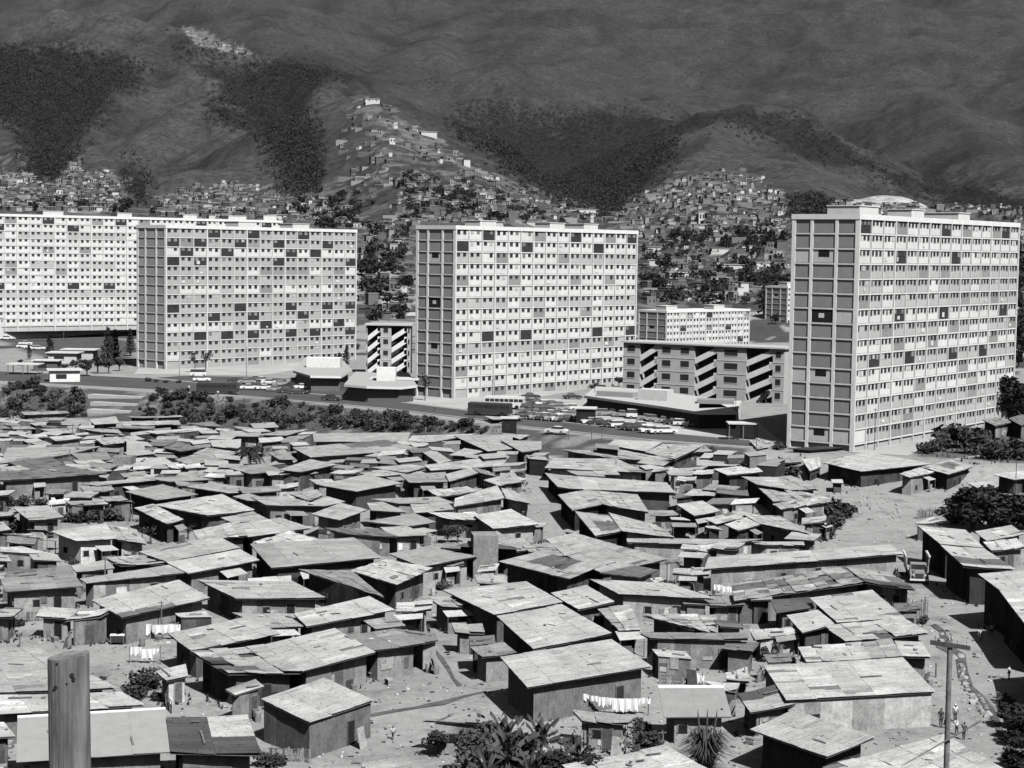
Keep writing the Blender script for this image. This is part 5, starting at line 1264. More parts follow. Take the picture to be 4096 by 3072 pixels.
for x, y, k, t in ((50,1030,'sedan','white'),(175,1090,'sedan','white'),(230,1098,'sedan','white'),(285,1105,'wagon','white'),(190,1068,'sedan','white')): car(14, x, y, 0+U(-.1, .1), k, t, 'at the far left edge below the glazed hall')
for c, x, y, rz, t, z in ((15,600,1478,-.25,'dark','road before the polygonal halls'), (16,375,1550,2.7,'white','lower stretch of the road in the centre')): car(c, x, y, rz, 'sedan', t, z)
byz = {}
for it in CARS: byz.setdefault((it[4], it[2], it[3]), []).append(it)
for (zn, k, t), L_ in byz.items():
    L_.sort(key=lambda q: q[0])
    for i, (u, o, *_r) in enumerate(L_):
        o['label'] = ((t+' '+k+(' driving on the ' if zn.endswith('centre') or zn.startswith('road') else ', ' if zn[:2] in ('in', 'at', 'ne', 'be') else ' in the ')+zn+('' if len(L_) == 1 else ', '+ordl(i)+' from left'))).replace('upper row of the car park before the white slab', 'upper row by the white slab').replace('second row of the car park before the white slab', 'second row by the white slab').replace('third row of the car park before the white slab', 'third row by the white slab').replace('row beside the road below the black-walled hall', 'roadside row below the black-walled hall')
        o['group'] = 'cars' ; o['category'] = 'car' if k != 'van' else 'van'
def mk_bus(label, c, x, y, rz, mat, L_=9.5):
    root = empty('bus', at_z(*cp(c, x, y), .09), rz, label, 'bus'); m = MB()
    m.cbox(0, 0, .45, L_, 2.4, 1.2); m.cbox(0, 0, 2.35, L_*.995, 2.36, .35); m.cbox(0, 0, 2.7, L_*.96, 2.1, .15)
    for k in range(9): m.cbox(-L_/2+.1+k*(L_-.2)/8, 0, 1.6, .12, 2.38, .8)
    m.build('body', mat, root); m = MB(); m.cbox(0, 0, 1.6, L_*.985, 2.3, .78); m.build('window', 'dark_glass', root)
    for px_ in (-L_*.3, L_*.33):
        for py in (-1.1, 1.1): m = MB(); m.tube([(px_, py-.13, .5), (px_, py+.13, .5)], .5, 12); m.build('wheel', 'rubber', root)
    m = MB(); m.box((L_/2, -1.1, .4), (.12, 0, 0), (0, 2.2, 0), (0, 0, .2)); m.build('bumper', 'car_paint_grey', root)
    return root
mk_bus('dark bus on the road above the left part of the bank', 14, 1605, 1432, -.05, 'car_paint_dark', 10)
mk_bus('dark bus on the road at the foot of the white tower', 15, 1770, 1590, -.3, 'car_paint_dark', 9.5)
mk_bus('white bus parked behind the dark bus by the white tower', 15, 1880, 1540, -.2, 'car_paint_white', 9)
# old lorry in the dirt street
def lorry():
    g = gp(*cp(4, 1385, 1285)); root = empty('lorry', g+Vector((0, 2.2, 0)), math.radians(-98), 'old lorry with tall stake sides facing down the dirt street', 'lorry')
    m = MB(); m.cbox(1.3, 0, .75, 1.7, 1.25, .55, 0, 1); m.cbox(1.2, 0, 1.25, 1.5, .95, .15, 0, 1); m.build('hood', 'car_paint_grey', root)
    for y in (-.78, .78): m = MB(); m.cbox(1.35, y, .6, 1.2, .42, .42, 0, 1); m.cbox(1.35, y, 1.0, .9, .36, .1); m.build('fender', 'car_paint_grey', root)
    m = MB(); m.cbox(.0, 0, .7, 1.1, 1.9, .7, 0, 1); m.cbox(0, 0, 1.95, 1.05, 1.75, .12); 
    for a, b in ((-.5, -.85), (-.5, .85), (.45, -.85), (.45, .85)): m.cbox(a, b, 1.4, .1, .1, .6)
    m.build('cab', 'car_paint_grey', root)
    m = MB(); m.cbox(.03, 0, 1.4, .9, 1.65, .56); m.build('windscreen', 'dark_glass', root)
    m = MB(); m.cbox(-2.6, 0, .85, 4.1, 2.3, .18, 0, .4); m.build('bed', 'shack_wall', root)
    for s in (-1, 1):
        m = MB()
        for k in range(5): m.cbox(-2.6, s*(1.15+.04*k), 1.1+k*.32, 4.1, .06, .2, 0, .5)
        for k in range(5): m.cbox(-4.5+k*.95, s*1.2, .9, .1, .1, 1.9, 0, .45)
        m.cbox(-2.6, s*1.33, 2.65, 4.2, .16, .12, 0, .75); m.build('stake_side', 'shack_wall', root)
    m = MB()
    for k in range(5): m.cbox(2.17, -.3+k*.15, .75, .05, .07, .45)
    m.cbox(2.16, 0, .72, .04, .9, .5); m.build('grille', 'metal_dark', root)
    m = MB(); m.box((2.28, -1.05, .45), (.12, 0, 0), (0, 2.1, 0), (0, 0, .2)); m.build('bumper', 'car_paint_white', root)
    for y in (-.62, .62): m = MB(); m.tube([(2.0, y, 1.05), (2.15, y, 1.05)], .13, 10); m.build('headlight', 'car_paint_white', root)
    for x in (1.35, -3.4):
        for y in (-.95, .95): m = MB(); m.tube([(x, y-.12, .42), (x, y+.12, .42)], .42, 14); m.build('wheel', 'rubber', root)
    root.scale = (1.12, 1.12, 1.12)
lorry()
# ---------------------------------------------------------------- people
def skin_mesh(verts, edges, name, mat, parent, sub=1):
    me = bpy.data.meshes.new(name); me.from_pydata([v[0] for v in verts], edges, []); ob = bpy.data.objects.new(name, me); COL.objects.link(ob)
    md = ob.modifiers.new('skin', 'SKIN'); md.use_smooth_shade = True; sd = ob.modifiers.new('sub', 'SUBSURF'); sd.levels = sub; sd.render_levels = sub
    sk = me.skin_vertices[0].data
    for i, v in enumerate(verts): sk[i].radius = (v[1], v[2] if len(v) > 2 else v[1])
    sk[0].use_root = True
    dg = bpy.context.evaluated_depsgraph_get(); n = bpy.data.meshes.new_from_object(ob.evaluated_get(dg)); ob.modifiers.clear(); ob.data = n; n.materials.clear(); n.materials.append(MATS[mat])
    n.polygons.foreach_set('use_smooth', [True]*len(n.polygons)); ob.parent = parent; return ob
def person(c, x, y, H_=1.7, rz=0, shirt='shirt_white', label='', pose='stand', dress=False, hatm='hair', z=None):
    g = gp(*cp(c, x, y)); root = empty('person', g, rz, label, 'person'); root.scale = (H_/1.76,)*3
    Lg = {'stand': [(0, 0), (0, 0)], 'walk': [(.38, .1), (-.3, -.55)], 'sit': [(1.35, -.2), (1.3, -.1)], 'lean': [(.15, 0), (-.05, -.1)]}[pose]
    Ar = {'stand': [(.05, .25), (0, .2)], 'walk': [(-.4, 0), (.4, .5)], 'sit': [(.7, 1.3), (.6, 1.2)], 'lean': [(.5, 1.4), (.1, .3)]}[pose]
    lean = {'stand': 0, 'walk': .07, 'sit': .25, 'lean': .3}[pose]
    def st(p, a): q = Vector(p); dz = q.z-.95; return Vector((q.x, q.y+dz*math.sin(a), .95+dz*math.cos(a)))
    V = []; E = []
    def add(p, r, par=None, r2=None):
        V.append((tuple(p), r, r2 if r2 else r)); 
        if par is not None: E.append((par, len(V)-1))
        return len(V)-1
    pel = add((0, 0, .95), .13, None, .10); sp = add(st((0, 0, 1.12), lean), .12, pel, .095); ch = add(st((0, 0, 1.32), lean), .15, sp, .10)
    nk = add(st((0, 0, 1.46), lean), .055, ch); hb = add(st((0, .015, 1.55), lean), .065, nk); hm = add(st((0, .02, 1.65), lean), .088, hb, .095); ht = add(st((0, .01, 1.72), lean), .06, hm)
    add(st((0, .125, 1.62), lean), .014, hm)
    for s in (-1, 1): add(st((s*.098, .0, 1.63), lean), .015, hm)
    joints = {}
    for i, s in enumerate((-1, 1)):
        sh = st((s*.19, 0, 1.41), lean); a, b = Ar[i]; el = sh+Vector((s*.06, math.sin(a)*.29, -math.cos(a)*.29)); wr = el+Vector((s*.01, math.sin(a+b)*.26, -math.cos(a+b)*.26)); dv = (wr-el).normalized(); pm = wr+dv*.075
        i1 = add(sh, .055, ch); i2 = add(el, .04, i1); i3 = add(wr, .027, i2, .022); i4 = add(pm, .036, i3, .015)
        sd = Vector((0, 1, 0)).cross(dv).normalized()*.0+Vector((0, 1, 0)) if abs(dv.y) < .8 else Vector((0, 0, 1)); sd = (sd-dv*sd.dot(dv)).normalized()
        for k, ln in enumerate((.062, .078, .072, .055)):
            o = sd*(-.03+.02*k); f1 = add(pm+o+dv*.035, .009, i4); f2 = add(pm+o+dv*(.035+ln*.5), .0085, f1); add(pm+o+dv*(.035+ln*.9)+Vector((-s*.02, 0, 0)), .007, f2)
        t1 = add(wr+dv*.03+sd*.045, .01, i3); add(wr+dv*.07+sd*.06, .008, t1)
        joints[s] = (sh, el)
    legs = {}
    for i, s in enumerate((-1, 1)):
        hp = Vector((s*.09, 0, .89)); a, b = Lg[i]; kn = hp+Vector((0, math.sin(a)*.43, -math.cos(a)*.43)); an = kn+Vector((0, math.sin(a+b if pose != 'sit' else b)*.41, -math.cos(a+b if pose != 'sit' else b)*.41))
        h1 = add(hp, .085, pel); k1 = add(kn, .055, h1); a1 = add(an, .036, k1); add(an+Vector((s*.02, .16, -.045)), .032, a1, .02); legs[s] = (hp, kn, an)
    mz = min(v[0][2] for v in V)-.02; V = [((p[0], p[1], p[2]-mz), a, b) for p, a, b in V]; dz = Vector((0, 0, -mz))
    skin_mesh(V, E, 'body', 'skin', root)
    # shirt
    v = [(tuple(Vector((0, 0, .93))+dz), .155, .125), (tuple(st((0, 0, 1.12), lean)+dz), .145, .12), (tuple(st((0, 0, 1.33), lean)+dz), .17, .125), (tuple(st((0, 0, 1.44), lean)+dz), .07)]; e = [(0, 1), (1, 2), (2, 3)]
    for s in (-1, 1):
        sh, el = joints[s]; n = len(v); v += [(tuple(sh+dz), .075), (tuple(sh.lerp(el, .65)+dz), .066)]; e += [(2, n), (n, n+1)]
    if dress: v.append((tuple(Vector((0, 0, .55))+dz), .24, .2)); e.append((0, len(v)-1))
    skin_mesh(v, e, 'dress' if dress else 'shirt', shirt, root)
    if not dress:
        v = [(tuple(Vector((0, 0, .95))+dz), .15, .12)]; e = []
        for s in (-1, 1):
            hp, kn, an = legs[s]; n = len(v); v += [(tuple(hp+dz), .105), (tuple(kn+dz), .075), (tuple(kn.lerp(an, .8)+dz), .065)]; e += [(0, n), (n, n+1), (n+1, n+2)]
        skin_mesh(v, e, 'trousers', 'trousers', root)
    hp = st((0, -.012, 1.685), lean)+dz; m = MB()
    for a in range(5):
        for b in range(10):
            def q(i, j): t = i*math.pi/2/5; f = j*math.pi/5; return hp+Vector((math.cos(f)*math.cos(t)*.10, math.sin(f)*math.cos(t)*.115-.005, math.sin(t)*.085-.015))
            m.face([q(a, b), q(a, b+1), q(a+1, b+1), q(a+1, b)], 1)
    m.build('hair' if hatm == 'hair' else 'cap', hatm, root, True)
    return root
person(8,1540,1290,1.75,2.6,'shirt_dark','person in a dark shirt standing left of the foreground electricity pole','stand')
person(8,1570,1295,1.15,-1.2,'shirt_dark','small child sitting beside the person in the dark shirt','sit')
person(8,1655,1240,1.6,3.0,'shirt_white','person with a white cap standing behind the pole','stand',hatm='cloth')
person(8,1668,1350,1.5,.4,'shirt_white','child in white trousers and pale top right beside the pole','lean')
person(8,1725,1390,1.55,-.4,'shirt_dark','child in dark clothes, rightmost of the group at the pole','lean')
person(8,1860,600,1.65,2.8,'shirt_white','person in a white dress walking in the dirt street, left of two','walk',dress=True)
person(8,1950,560,1.65,.3,'shirt_white','person in a white top at the edge of the black shade, right of two','walk')
person(8,1600,605,1.0,1.2,'shirt_dark','child crouching with another near the top of the electricity pole','sit')
person(8,1630,605,.95,1.9,'shirt_white','small pale-shirted child crouching near the top of the electricity pole','sit')
person(8,2090,905,1.5,1.0,'shirt_white','person half in the shade at the right edge of the street','stand')
person(6,1185,1425,1.25,2.9,'shirt_white','child in a white shirt walking alone on the dirt square','walk')
person(15,1362,1562,1.75,1.6,'shirt_white','tiny person in white standing on the road before the white tower','stand')
person(15,992,1490,1.75,0,'shirt_dark','tiny dark figure on the pavement before the black doorway','stand')
person(14,1395,1412,1.75,0,'shirt_white','tiny person in white on the road left of the bus','walk')
person(14,1608,1452,1.75,0,'shirt_white','tiny person in white walking beside the bus','walk')
person(3,1885,1200,1.5,.5,'shirt_white','person in white in the opening at the end of the long flat shack','stand')
# ---------------------------------------------------------------- the two posts of the foreground
pb = at_y(150*O, 1432*O, 13.2); gb = gz(pb.x, pb.y)
root = empty('wooden_post', (pb.x, pb.y, gb-.3), 0, 'thick weathered wooden post in the left foreground with knots and nail holes', 'post')
m = MB(); n = 28; rings = []
for i in range(26):
    zz = (pb.z-gb+.36)*i/25; rings.append([Vector((math.cos(a)*(.152+.008*math.sin(a*3+i*.4)), math.sin(a)*(.152+.006*math.sin(a*5+i*.7)), zz+(.022*math.cos(a) if i == 25 else 0))) for a in [2*math.pi*k/n for k in range(n)]])
for i in range(25):
    for k in range(n): l = (k+1) % n; m.face([rings[i][k], rings[i][l], rings[i+1][l], rings[i+1][k]], 1)
m.face(rings[-1], 1); m.build('shaft', 'post_wood', root, True)
for (du, dv, r_) in ((134, 1446, .010), (165, 1471, .016), (168, 1480, .014), (164, 1484, 0), (130, 1499, .016), (155, 1489, .007)):
    if r_ == 0: continue
    a = ((du-150)*13.2/3880)/.152; a = max(-.95, min(.95, a)); y_ = -math.sqrt(1-a*a)*.152; zz = 36-(dv-526.5)*13.05/3880-(gb-.3)
    m = MB(); m.tube([(a*.152, y_+.02, zz), (a*.156, y_-.006, zz)], r_, 9); m.build('knot', 'dark_opening', root)
pt = at_y(2052*O, 1392*O, 105); gb = gz(pt.x, pt.y); root = empty('utility_pole', (pt.x, pt.y, gb), 0, 'dark wooden electricity pole with a thick crossarm at the lower right', 'utility pole')
hh = pt.z-gb; m = MB(); m.tube([(0, 0, -.5), (.03, 0, hh*.5), (0, 0, hh+.15)], [.19, .17, .15], 12); m.build('pole', 'post_wood', root, True)
m = MB(); m.box((-1.2, -.25, hh+.02), (2.35, 0, -.32), (0, .14, 0), (0, 0, .26)); m.build('crossarm', 'metal_dark', root)
for k in (-.9, -.35, .4, .95): m = MB(); m.tube([(k, -.18, hh+.14-.13*k), (k, -.18, hh+.36-.13*k)], [.04, .03], 8); m.build('insulator', 'car_paint_grey', root)
a = at_y(*cp(8, 1220, 1600), 104.6)-root.location; b = at_y(*cp(8, 1865, 1232), 104.6)-root.location
m = MB(); m.tube([a, a.lerp(b, .6), b], [.02, .05, .07], 6); m.build('brace', 'wood', root)
# thin poles
PL = [(5,870,238,-90,'thin pole before the long low shack at the left'), (5,1335,590,262,'thin pole beside the yard laundry'), (1,580,745,508,'pole in the upper left before the dark sagging roof'), (1,605,492,300,'thin pole in the far rows at the upper left'), (2,705,1165,985,'pole before the pale square roof in the centre left'),
 (2,1330,1032,968,'short post on the shack right of the centre left pole'), (3,360,478,235,'thick dark post at the head of the curving alley'), (3,190,1035,808,'pole beside the brightest ribbed roof'), (3,570,228,130,'leftmost of the posts by the road in the centre'), (3,845,232,130,'rightmost of the posts by the road in the centre'),
 (3,758,238,160,'middle one of the posts by the road in the centre'), (17,750,1585,1330,'tall lamp pole at the near corner of the right-hand tower'), (17,1125,1455,1250,'second lamp pole along the right-hand slab'), (8,1500,882,762,'short post with a box right of the panelled shack'), (4,1695,1175,1012,'thin pole on the street row at the right'),
 (7,1345,1470,1340,'white stump of a pole at the bottom right of centre'), (3,960,545,390,'thin pole in the upper rows right of centre'), (14,470,1105,955,'lamp pole on the lawn below the glazed hall'), (14,1322,1300,1080,'lamp pole at the foot of the grey tower'), (14,1818,1310,1080,'lamp pole before the middle of the grey slab'),
 (15,1800,1445,1290,'lamp pole before the white slab'), (15,1985,1500,1440,'short dark post on the pavement'), (4,2145,560,290,'dark post carrying the bright roof at the right edge'), (16,628,1380,1240,'pole at the left end of the black-walled hall'), (16,1562,1470,1310,'pole at the right end of the black-walled hall'), (5,165,655,550,'small crooked post in the left sandy yard'), (4,50,300,110,'thin pole left of the foot of the right-hand tower')]
for c, x, yb, yt, lab in PL:
    g = gp(*cp(c, x, yb)); h = (yb-yt)/CR[c][2]*g.y/F; root = empty('pole', g, U(0, 3), lab, 'pole', 'thin poles about the quarter')
    m = MB(); m.tube([(0, 0, -.3), (U(-.06, .06), 0, h*.5), (U(-.1, .1), 0, h)], [.09, .08, .06], 7); m.build('shaft', 'wood', root)
    m = MB(); m.box((-.35, -.04, h-.25), (.7, 0, 0), (0, .08, 0), (0, 0, .08)); m.build('crossbar', 'wood', root)
# ---------------------------------------------------------------- washing
def cloth_line(c, x0, y0, x1, y1, yd, items, lab, nm):
    A = at_y(*cp(c, x0, y0), yd); B = at_y(*cp(c, x1, y1), yd); root = empty('clothesline', A, 0, 'washing line '+lab, 'clothesline')
    pts = [(B-A)*(k/10)+Vector((0, 0, -.25*math.sin(math.pi*k/10))) for k in range(11)]; m = MB(); m.tube(pts, .012, 4); m.build('line', 'cloth', root)
    for q in (pts[0], pts[-1]):
        gq = gz(A.x+q.x, A.y+q.y); m = MB(); m.tube([q+Vector((0, 0, .1)), Vector((q.x, q.y, gq-A.z-.2))], [.04, .05], 6); m.build('prop', 'wood', root)
    for i, (f, w, h) in enumerate(items):
        p = A+(B-A)*f+Vector((0, 0, -.25*math.sin(math.pi*f))); m = MB(); d = (B-A).normalized(); e = Vector((-d.y, d.x, 0)); n = 8; s0 = U(0, 6)
        top = [d*(w*k/n)+e*.03*math.sin(k*1.7+s0) for k in range(n+1)]
        lowr = [d*(w*(k/n*U(.92, 1.0)))+e*.09*math.sin(k*1.4+s0)+Vector((0, 0, -h*(1-.3*abs(math.sin(k*.9+s0))))) for k in range(n+1)]
        for k in range(n):
            m.hexa([lowr[k]-e*.012, lowr[k+1]-e*.012, lowr[k+1]+e*.012, lowr[k]+e*.012], [top[k]-e*.012, top[k+1]-e*.012, top[k+1]+e*.012, top[k]+e*.012], 1)
        o = m.build('laundry', 'cloth'); o.location = p; tag(o, 'white washing, '+ordl(i)+' piece from the left on the line '+nm, 'laundry', 'washing hung out '+nm)
def ydist(c, x, y): return gp(*cp(c, x, y)).y
cloth_line(7,640,1040,1232,1075,ydist(7,930,1195)-.9,[(.01,.85,.75),(.10,.45,.4),(.19,.7,.6),(.30,.9,.95),(.41,.8,.7),(.49,1.2,1.35),(.66,1.3,1.25),(.78,.7,.9),(.88,.95,.6)],'full of white clothes along the largest pale-roofed shack','along the largest shack')
cloth_line(5,1045,450,1480,455,ydist(5,1250,590)-.3,[(.02,.9,1.0),(.22,1.4,1.3),(.5,1.6,1.1),(.78,1.4,1.2)],'before the shack at the edge of the left yard','by the left yard')
cloth_line(5,1075,655,1330,650,ydist(5,1200,790)-.2,[(.03,1.1,.9),(.35,1.2,1.2),(.68,.8,.7)],'in the cluttered corner right of the left yard','in the cluttered corner')
cloth_line(3,1770,1425,1990,1435,ydist(3,1880,1530),[(.02,1.0,.8),(.28,1.0,.9),(.55,.9,.8),(.78,.9,.9)],'between the centre right roofs','between the centre right roofs')
cloth_line(7,1560,865,1680,870,ydist(7,1620,970),[(.08,.9,1.2),(.5,.9,.8)],'below the long dark board shack','below the long dark shack')
cloth_line(2,1040,1318,1170,1322,ydist(2,1100,1380),[(.05,.8,.6),(.5,.8,.6)],'in the middle left rows','in the middle left rows')
cloth_line(7,880,1320,1040,1320,ydist(7,960,1450),[(.1,1.5,1.4)],'right of the banana plants','right of the banana plants')
# ---------------------------------------------------------------- planks and stones on the roofs, rubble, fences
big = sorted(SH, key=lambda t: t[2][2].y)[:95]; kk = 0
for it in random.sample(big, 60):
    q = it[2]; a, b = U(.15, .8), U(.2, .8); p = bil(q, a, b); wv = (q[1]-q[0]).normalized(); lv = (q[3]-q[0]).normalized(); ang = random.choice([0, 0, .2, 1.5]); d = (wv*math.cos(ang)+lv*math.sin(ang)).normalized(); nrm = wv.cross(lv).normalized()
    if nrm.z < 0: nrm = -nrm
    m = MB(); l = U(.9, 2.2); e = nrm.cross(d).normalized(); m.box(-d*l/2-e*.07, d*l, e*.14, nrm*.06, 1); o = m.build('plank', 'wood'); o.location = p+nrm*.10
    tag(o, 'loose dark plank holding down the tin sheets of a shack roof', 'plank', 'planks lying on the tin roofs')
for it in random.sample(big, 45):
    q = it[2]; p = bil(q, U(.1, .9), U(.1, .9)); bm = bmesh.new(); bmesh.ops.create_icosphere(bm, subdivisions=1, radius=U(.12, .22))
    for v in bm.verts: v.co *= U(.75, 1.2); v.co.z *= .7
    me = bpy.data.meshes.new('roof_stone'); bm.to_mesh(me); bm.free(); me.materials.append(MATS['stone']); o = bpy.data.objects.new('roof_stone', me); COL.objects.link(o); o.location = p+Vector((0, 0, .17))
    tag(o, 'stone weighing down a shack roof', 'stone', 'stones lying on the tin roofs')
for c, poly, n, lab in ((4, [(840,520),(1180,560),(1230,760),(900,800),(840,640)], 46, 'broken stone on the rubble slope left of the right-hand shacks'), (8, [(1470,480),(1580,560),(1700,700),(1760,980),(1900,1050),(1990,1250),(1940,1260),(1700,1000),(1640,760),(1520,600)], 44, 'stone lying along the ditch in the dirt street')):
    for _ in range(n):
        while True:
            x, y = U(min(p[0] for p in poly), max(p[0] for p in poly)), U(min(p[1] for p in poly), max(p[1] for p in poly))
            if inp(x, y, poly): break
        g = gp(*cp(c, x, y)); bm = bmesh.new(); bmesh.ops.create_icosphere(bm, subdivisions=1, radius=U(.15, .5))
        for v in bm.verts: v.co *= U(.7, 1.25); v.co.z *= .7
        me = bpy.data.meshes.new('stone'); bm.to_mesh(me); bm.free(); me.materials.append(MATS['stone']); o = bpy.data.objects.new('stone', me); COL.objects.link(o); o.location = g; o.rotation_euler = (U(0, 3), 0, U(0, 6))
        tag(o, lab, 'stone', 'loose stones '+('of the rubble slope' if c == 4 else 'along the ditch'))
def drape(name, c, poly, mat, off=.06, tone=.2):     # ditch drawn over the ground, follows it
    P = [gp(*cp(c, x, y)) for x, y in poly]; m = MB()
    n = len(P)//2
    for i in range(n-1):
        a, b, c2, d = P[i], P[i+1], P[-2-i], P[-1-i]
        for j in range(4):
            for k in range(3):
                def g(s, t): q = a.lerp(b, s).lerp(d.lerp(c2, s), t); return (q.x, q.y, gz(q.x, q.y)+off)
                m.face([g(j/4, k/3), g((j+1)/4, k/3), g((j+1)/4, (k+1)/3), g(j/4, (k+1)/3)], tone)
    return tag(m.build(name, mat), kind='structure')
drape('ditch', 8, [(1455,465),(1530,520),(1500,640),(1660,720),(1680,880),(1740,980),(1860,1090),(1930,1190),(1970,1260),(2010,1380),(2070,1380),(2020,1240),(1960,1120),(1880,1030),(1800,960),(1760,840),(1740,700),(1600,620),(1580,510),(1500,455)], 'ditch')
drape('drain_stain', 6, [(1000,1215),(1180,1180),(1380,1150),(1560,1110),(1760,1060),(1960,1020),(1960,1032),(1770,1078),(1620,1135),(1400,1168),(1200,1200),(1010,1240)], 'ditch', .05)
drape('drain_stain', 6, [(1540,680),(1600,740),(1660,830),(1700,920),(1760,975),(1720,985),(1680,930),(1640,860),(1590,790),(1545,720)], 'ditch', .05)
FN = [(5,(10,455,300,440),'plank fence at the far left end of the sandy yard',1.2),(5,(300,440,640,425),'crooked plank fence right of it in the sandy yard',1.1),(8,(1270,430,1430,400),'upright stakes beside the mottled roof in the street',2.6),(6,(150,1600,490,1620),'stick fence below the square cabin',1.3),(4,(1345,760,1640,720),'plank fence on the terrace under the dark trees',1.5),
 (7,(1880,960,2060,950),'low plank fence in the yard right of centre',1.2),(7,(1320,960,1570,965),'low board fence below the small porch roof',1.0),(4,(180,790,540,770),'board fence left of the rubble slope',1.6),(1,(780,840,1000,880),'board fence in the upper left rows',1.5),(7,(660,1500,1050,1480),'ragged board fence right of the banana plants',1.8),(5,(1330,1090,1420,1210),'stick fence beside the dark patched roof',1.2),(8,(60,930,150,900),'short stakes in the yard at the lower right',1.3), (8,(150,1600,330,1590),'pale stakes at the bottom right of centre',1.6)]
for c, (x0, y0, x1, y1), lab, h in FN:
    A = gp(*cp(c, x0, y0)); B = gp(*cp(c, x1, y1)); d = B-A; d.z = 0; L2 = d.length; d.normalize(); e = Vector((-d.y, d.x, 0)); root = empty('plank_fence', A, 0, lab, 'fence', 'rough plank fences')
    m = MB(); s = 0
    while s < L2:
        w = U(.1, .25); b0 = gz(A.x+d.x*s, A.y+d.y*s)-A.z; m.box(d*s+e*U(-.04, .04)+Vector((0, 0, b0-.2)), d*w*.9, e*.03, Vector((U(-.05, .05), 0, h*U(.75, 1.1))), U(.12, .4)); s += w*U(1, 1.6)
    m.build('boards', 'shack_wall', root); m = MB()
    for zf in (.35, .75): m.box(e*.05+Vector((0, 0, h*zf+gz(B.x, B.y)*0)), d*L2, e*.05, (0, 0, .07), .2)
    m.build('rail', 'shack_wall', root)
# crates, drums and boards standing about the yards
for i in range(130):
    it = random.choice(big); q = it[2]; e = (q[2]-q[3]).normalized(); f = (q[3]-q[0]); f.z = 0; f.normalize(); p = q[3].lerp(q[2], U(0, 1))+f*U(.2, 1.6); z_ = gz(p.x, p.y)
    m = MB(); k = random.choice(['crate', 'drum', 'board'])
    if k == 'crate':
        for j in range(3): m.cbox(0, 0, .02+j*.2, .8, .55, .16, 0, U(.2, .5))
        m.cbox(0, 0, 0, .74, .5, .5, 0, .1); o = m.build('crate', 'shack_wall')
    elif k == 'drum': m.tube([(0, 0, 0), (0, 0, .3), (0, 0, .6), (0, 0, .88)], [.28, .29, .29, .28], 12, U(.15, .6)); o = m.build('oil_drum', 'shack_wall')
    else: m.box((-.5, 0, 0), (1.1, 0, 0), (0, .05, 0), (0, .35, U(1.0, 1.9)), U(.2, .6)); o = m.build('leaning_board', 'shack_wall')
    o.location = (p.x, p.y, z_); o.rotation_euler = (0, 0, U(0, 6)); tag(o, {'crate': 'slatted crate left lying beside a shack', 'drum': 'rusty drum standing beside a shack', 'board': 'sheet of board leaning up beside a shack'}[k], {'crate': 'crate', 'drum': 'drum', 'board': 'board'}[k], k+'s lying about the shacks')
# table in the yard
g = gp(*cp(5, 975, 632)); root = empty('table', g, .1, 'dark covered table with a white top in the left sandy yard', 'table'); m = MB(); m.cbox(0, 0, .95, 1.5, .9, .06, 0, .7); m.build('tabletop', 'paint', root)
m = MB(); m.cbox(0, 0, .25, 1.4, .8, .65, 0, .04); m.build('skirt', 'paint', root)
for a, b in ((-.65, -.38), (.65, -.38), (-.65, .38), (.65, .38)): m = MB(); m.cbox(a, b, 0, .08, .08, .95, 0, .1); m.build('leg', 'wood', root)
# open shelter and bungalows at the far left, ridge cap of the smooth roof
def shelter(c, x, y, w, l, h, lab, rz=0, wall=None):
    g = at_z(*cp(c, x, y), 0); root = empty('shelter', g, rz, lab, 'shelter'); m = MB(); m.cbox(0, l/2, h, w, l, .25, 0, .62); m.build('roof', 'paint', root)
    if wall: m = MB(); m.cbox(0, l/2, 0, w*.85, l*.8, h, 0, wall); m.build('wall', 'paint', root); m = MB(); m.cbox(-w*.1, l*.1-.03, .9, w*.3, .06, h*.4, 0, .03); m.build('window', 'paint', root)
    else:
        for a in (-.45, 0, .45):
            for b in (.08, .92): m = MB(); m.cbox(a*w, b*l, 0, .18, .18, h, 0, .2); m.build('post', 'paint', root)
shelter(14,165,1292,9,6,2.8,'open shelter with a pale roof on thin posts at the far left'); shelter(14,455,1205,10,8,3.0,'pale flat-roofed bungalow at the left, in front of the lawn',0,.6); shelter(14,570,1180,11,8,3.0,'second flat-roofed bungalow, right of the first',0,.55); shelter(14,330,1262,8,6,2.8,'dark-walled hut with a pale roof left of the tree clump',0,.12); shelter(14,480,1345,9,7,3.0,'white-walled hut with a low roof beside the road at the left',.3,.8)
shelter(16,1615,1600,6,4,3.2,'small kiosk with a bright flat roof beside the right-hand tower',0); shelter(15,1060,1450,12,8,4.0,'black-fronted annex left of the white tower',0,.02); shelter(16,565,1490,4.6,4,3.2,'tall black hoarding hut beside the road in the centre',-.1,.02); shelter(16,60,1562,3.4,3,3.2,'black box-like hut with a flat roof at the road edge in the centre',0,.02)

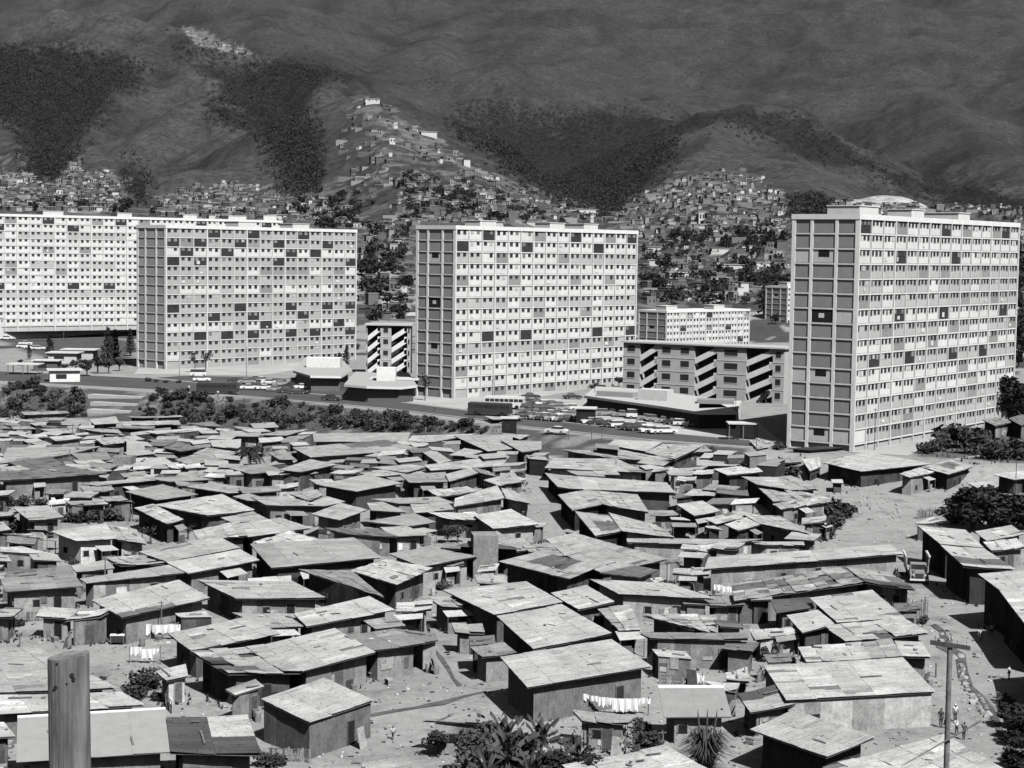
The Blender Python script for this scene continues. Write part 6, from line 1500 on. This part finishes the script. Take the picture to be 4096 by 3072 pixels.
# lean-to shelters patched on between the shacks
LT = 0
for it in random.sample(SH[:230], 150):
    if LT >= 34: break
    q = it[2]; pm = q[3].lerp(q[2], U(.3, .8)); f_ = q[3]-q[0]; f_.z = 0; f_.normalize(); e_ = (q[2]-q[3]); e_.z = 0; e_.normalize()
    w, l = U(1.8, 3.6), U(1.2, 2.2); c_ = pm+f_*(l/2-.3); u, v = proj(c_.x, c_.y, gz(c_.x, c_.y)+1.9)
    if v < 1900 or v > 2560 or (u > 3550 and v > 2250) or (u < 900 and v > 2200) or covered(float(u), float(v)) or covered(float(u), float(v)+25): continue
    g = gz(c_.x, c_.y); root = empty('lean_to', (c_.x, c_.y, g), 0, None, 'lean-to', 'lean-to shelters between the shacks'); m = MB()
    a = -e_*w/2-f_*l/2+Vector((0, 0, 2.3)); b = e_*w/2-f_*l/2+Vector((0, 0, 2.25)); c2 = e_*w/2+f_*l/2+Vector((0, 0, 1.9)); d2 = -e_*w/2+f_*l/2+Vector((0, 0, 1.85)); t3 = Vector((0, 0, .04))
    m.hexa([d2, c2, b, a], [d2+t3, c2+t3, b+t3, a+t3], random.choice([.3, .45, .55])); m.build('roof', 'tin', root)
    for s in (-.46, .46): m = MB(); m.cbox(*(e_*w*s+f_*l*.44).to_2d(), -.2, .09, .09, 2.1, 0, .15); m.build('post', 'shack_wall', root)
    if R() < .6: m = MB(); m.box(-e_*w*.45+f_*l*.4, e_*w*U(.4, .9), f_*.05, (0, 0, 1.2), U(.1, .4)); m.build('screen', 'shack_wall', root)
    root['px'] = float(u); LT += 1
LL_ = sorted([o for o in bpy.data.objects if 'px' in o], key=lambda o: o['px'])
for i, o in enumerate(LL_): o['label'] = 'small lean-to with a tin roof against a shack, '+ordl(i)+' from the left among such shelters'; del o['px']
for o in bpy.data.objects:
    if 'label' in o and len(o['label'].split()) > 16: print('LONG', o.name, o['label'])
print('lean', LT)

# litter and small rubble trodden into the lanes and yards
m = MB(); n_ = 0
while n_ < 3200:
    u, v = U(-50, 4150), U(1900, 3080)
    if covered(u, v) and R() < .9: continue
    g = at_z(u, v, -4.8); zz = gz(g.x, g.y); s = U(.05, .22); m.cbox(g.x, g.y, zz-.02, s*U(.6, 2.5), s, s*U(.3, .8), U(0, 3), random.choice([.06, .1, .15, .3, .6, .8])); n_ += 1
tag(m.build('litter', 'shack_wall'), kind='stuff')
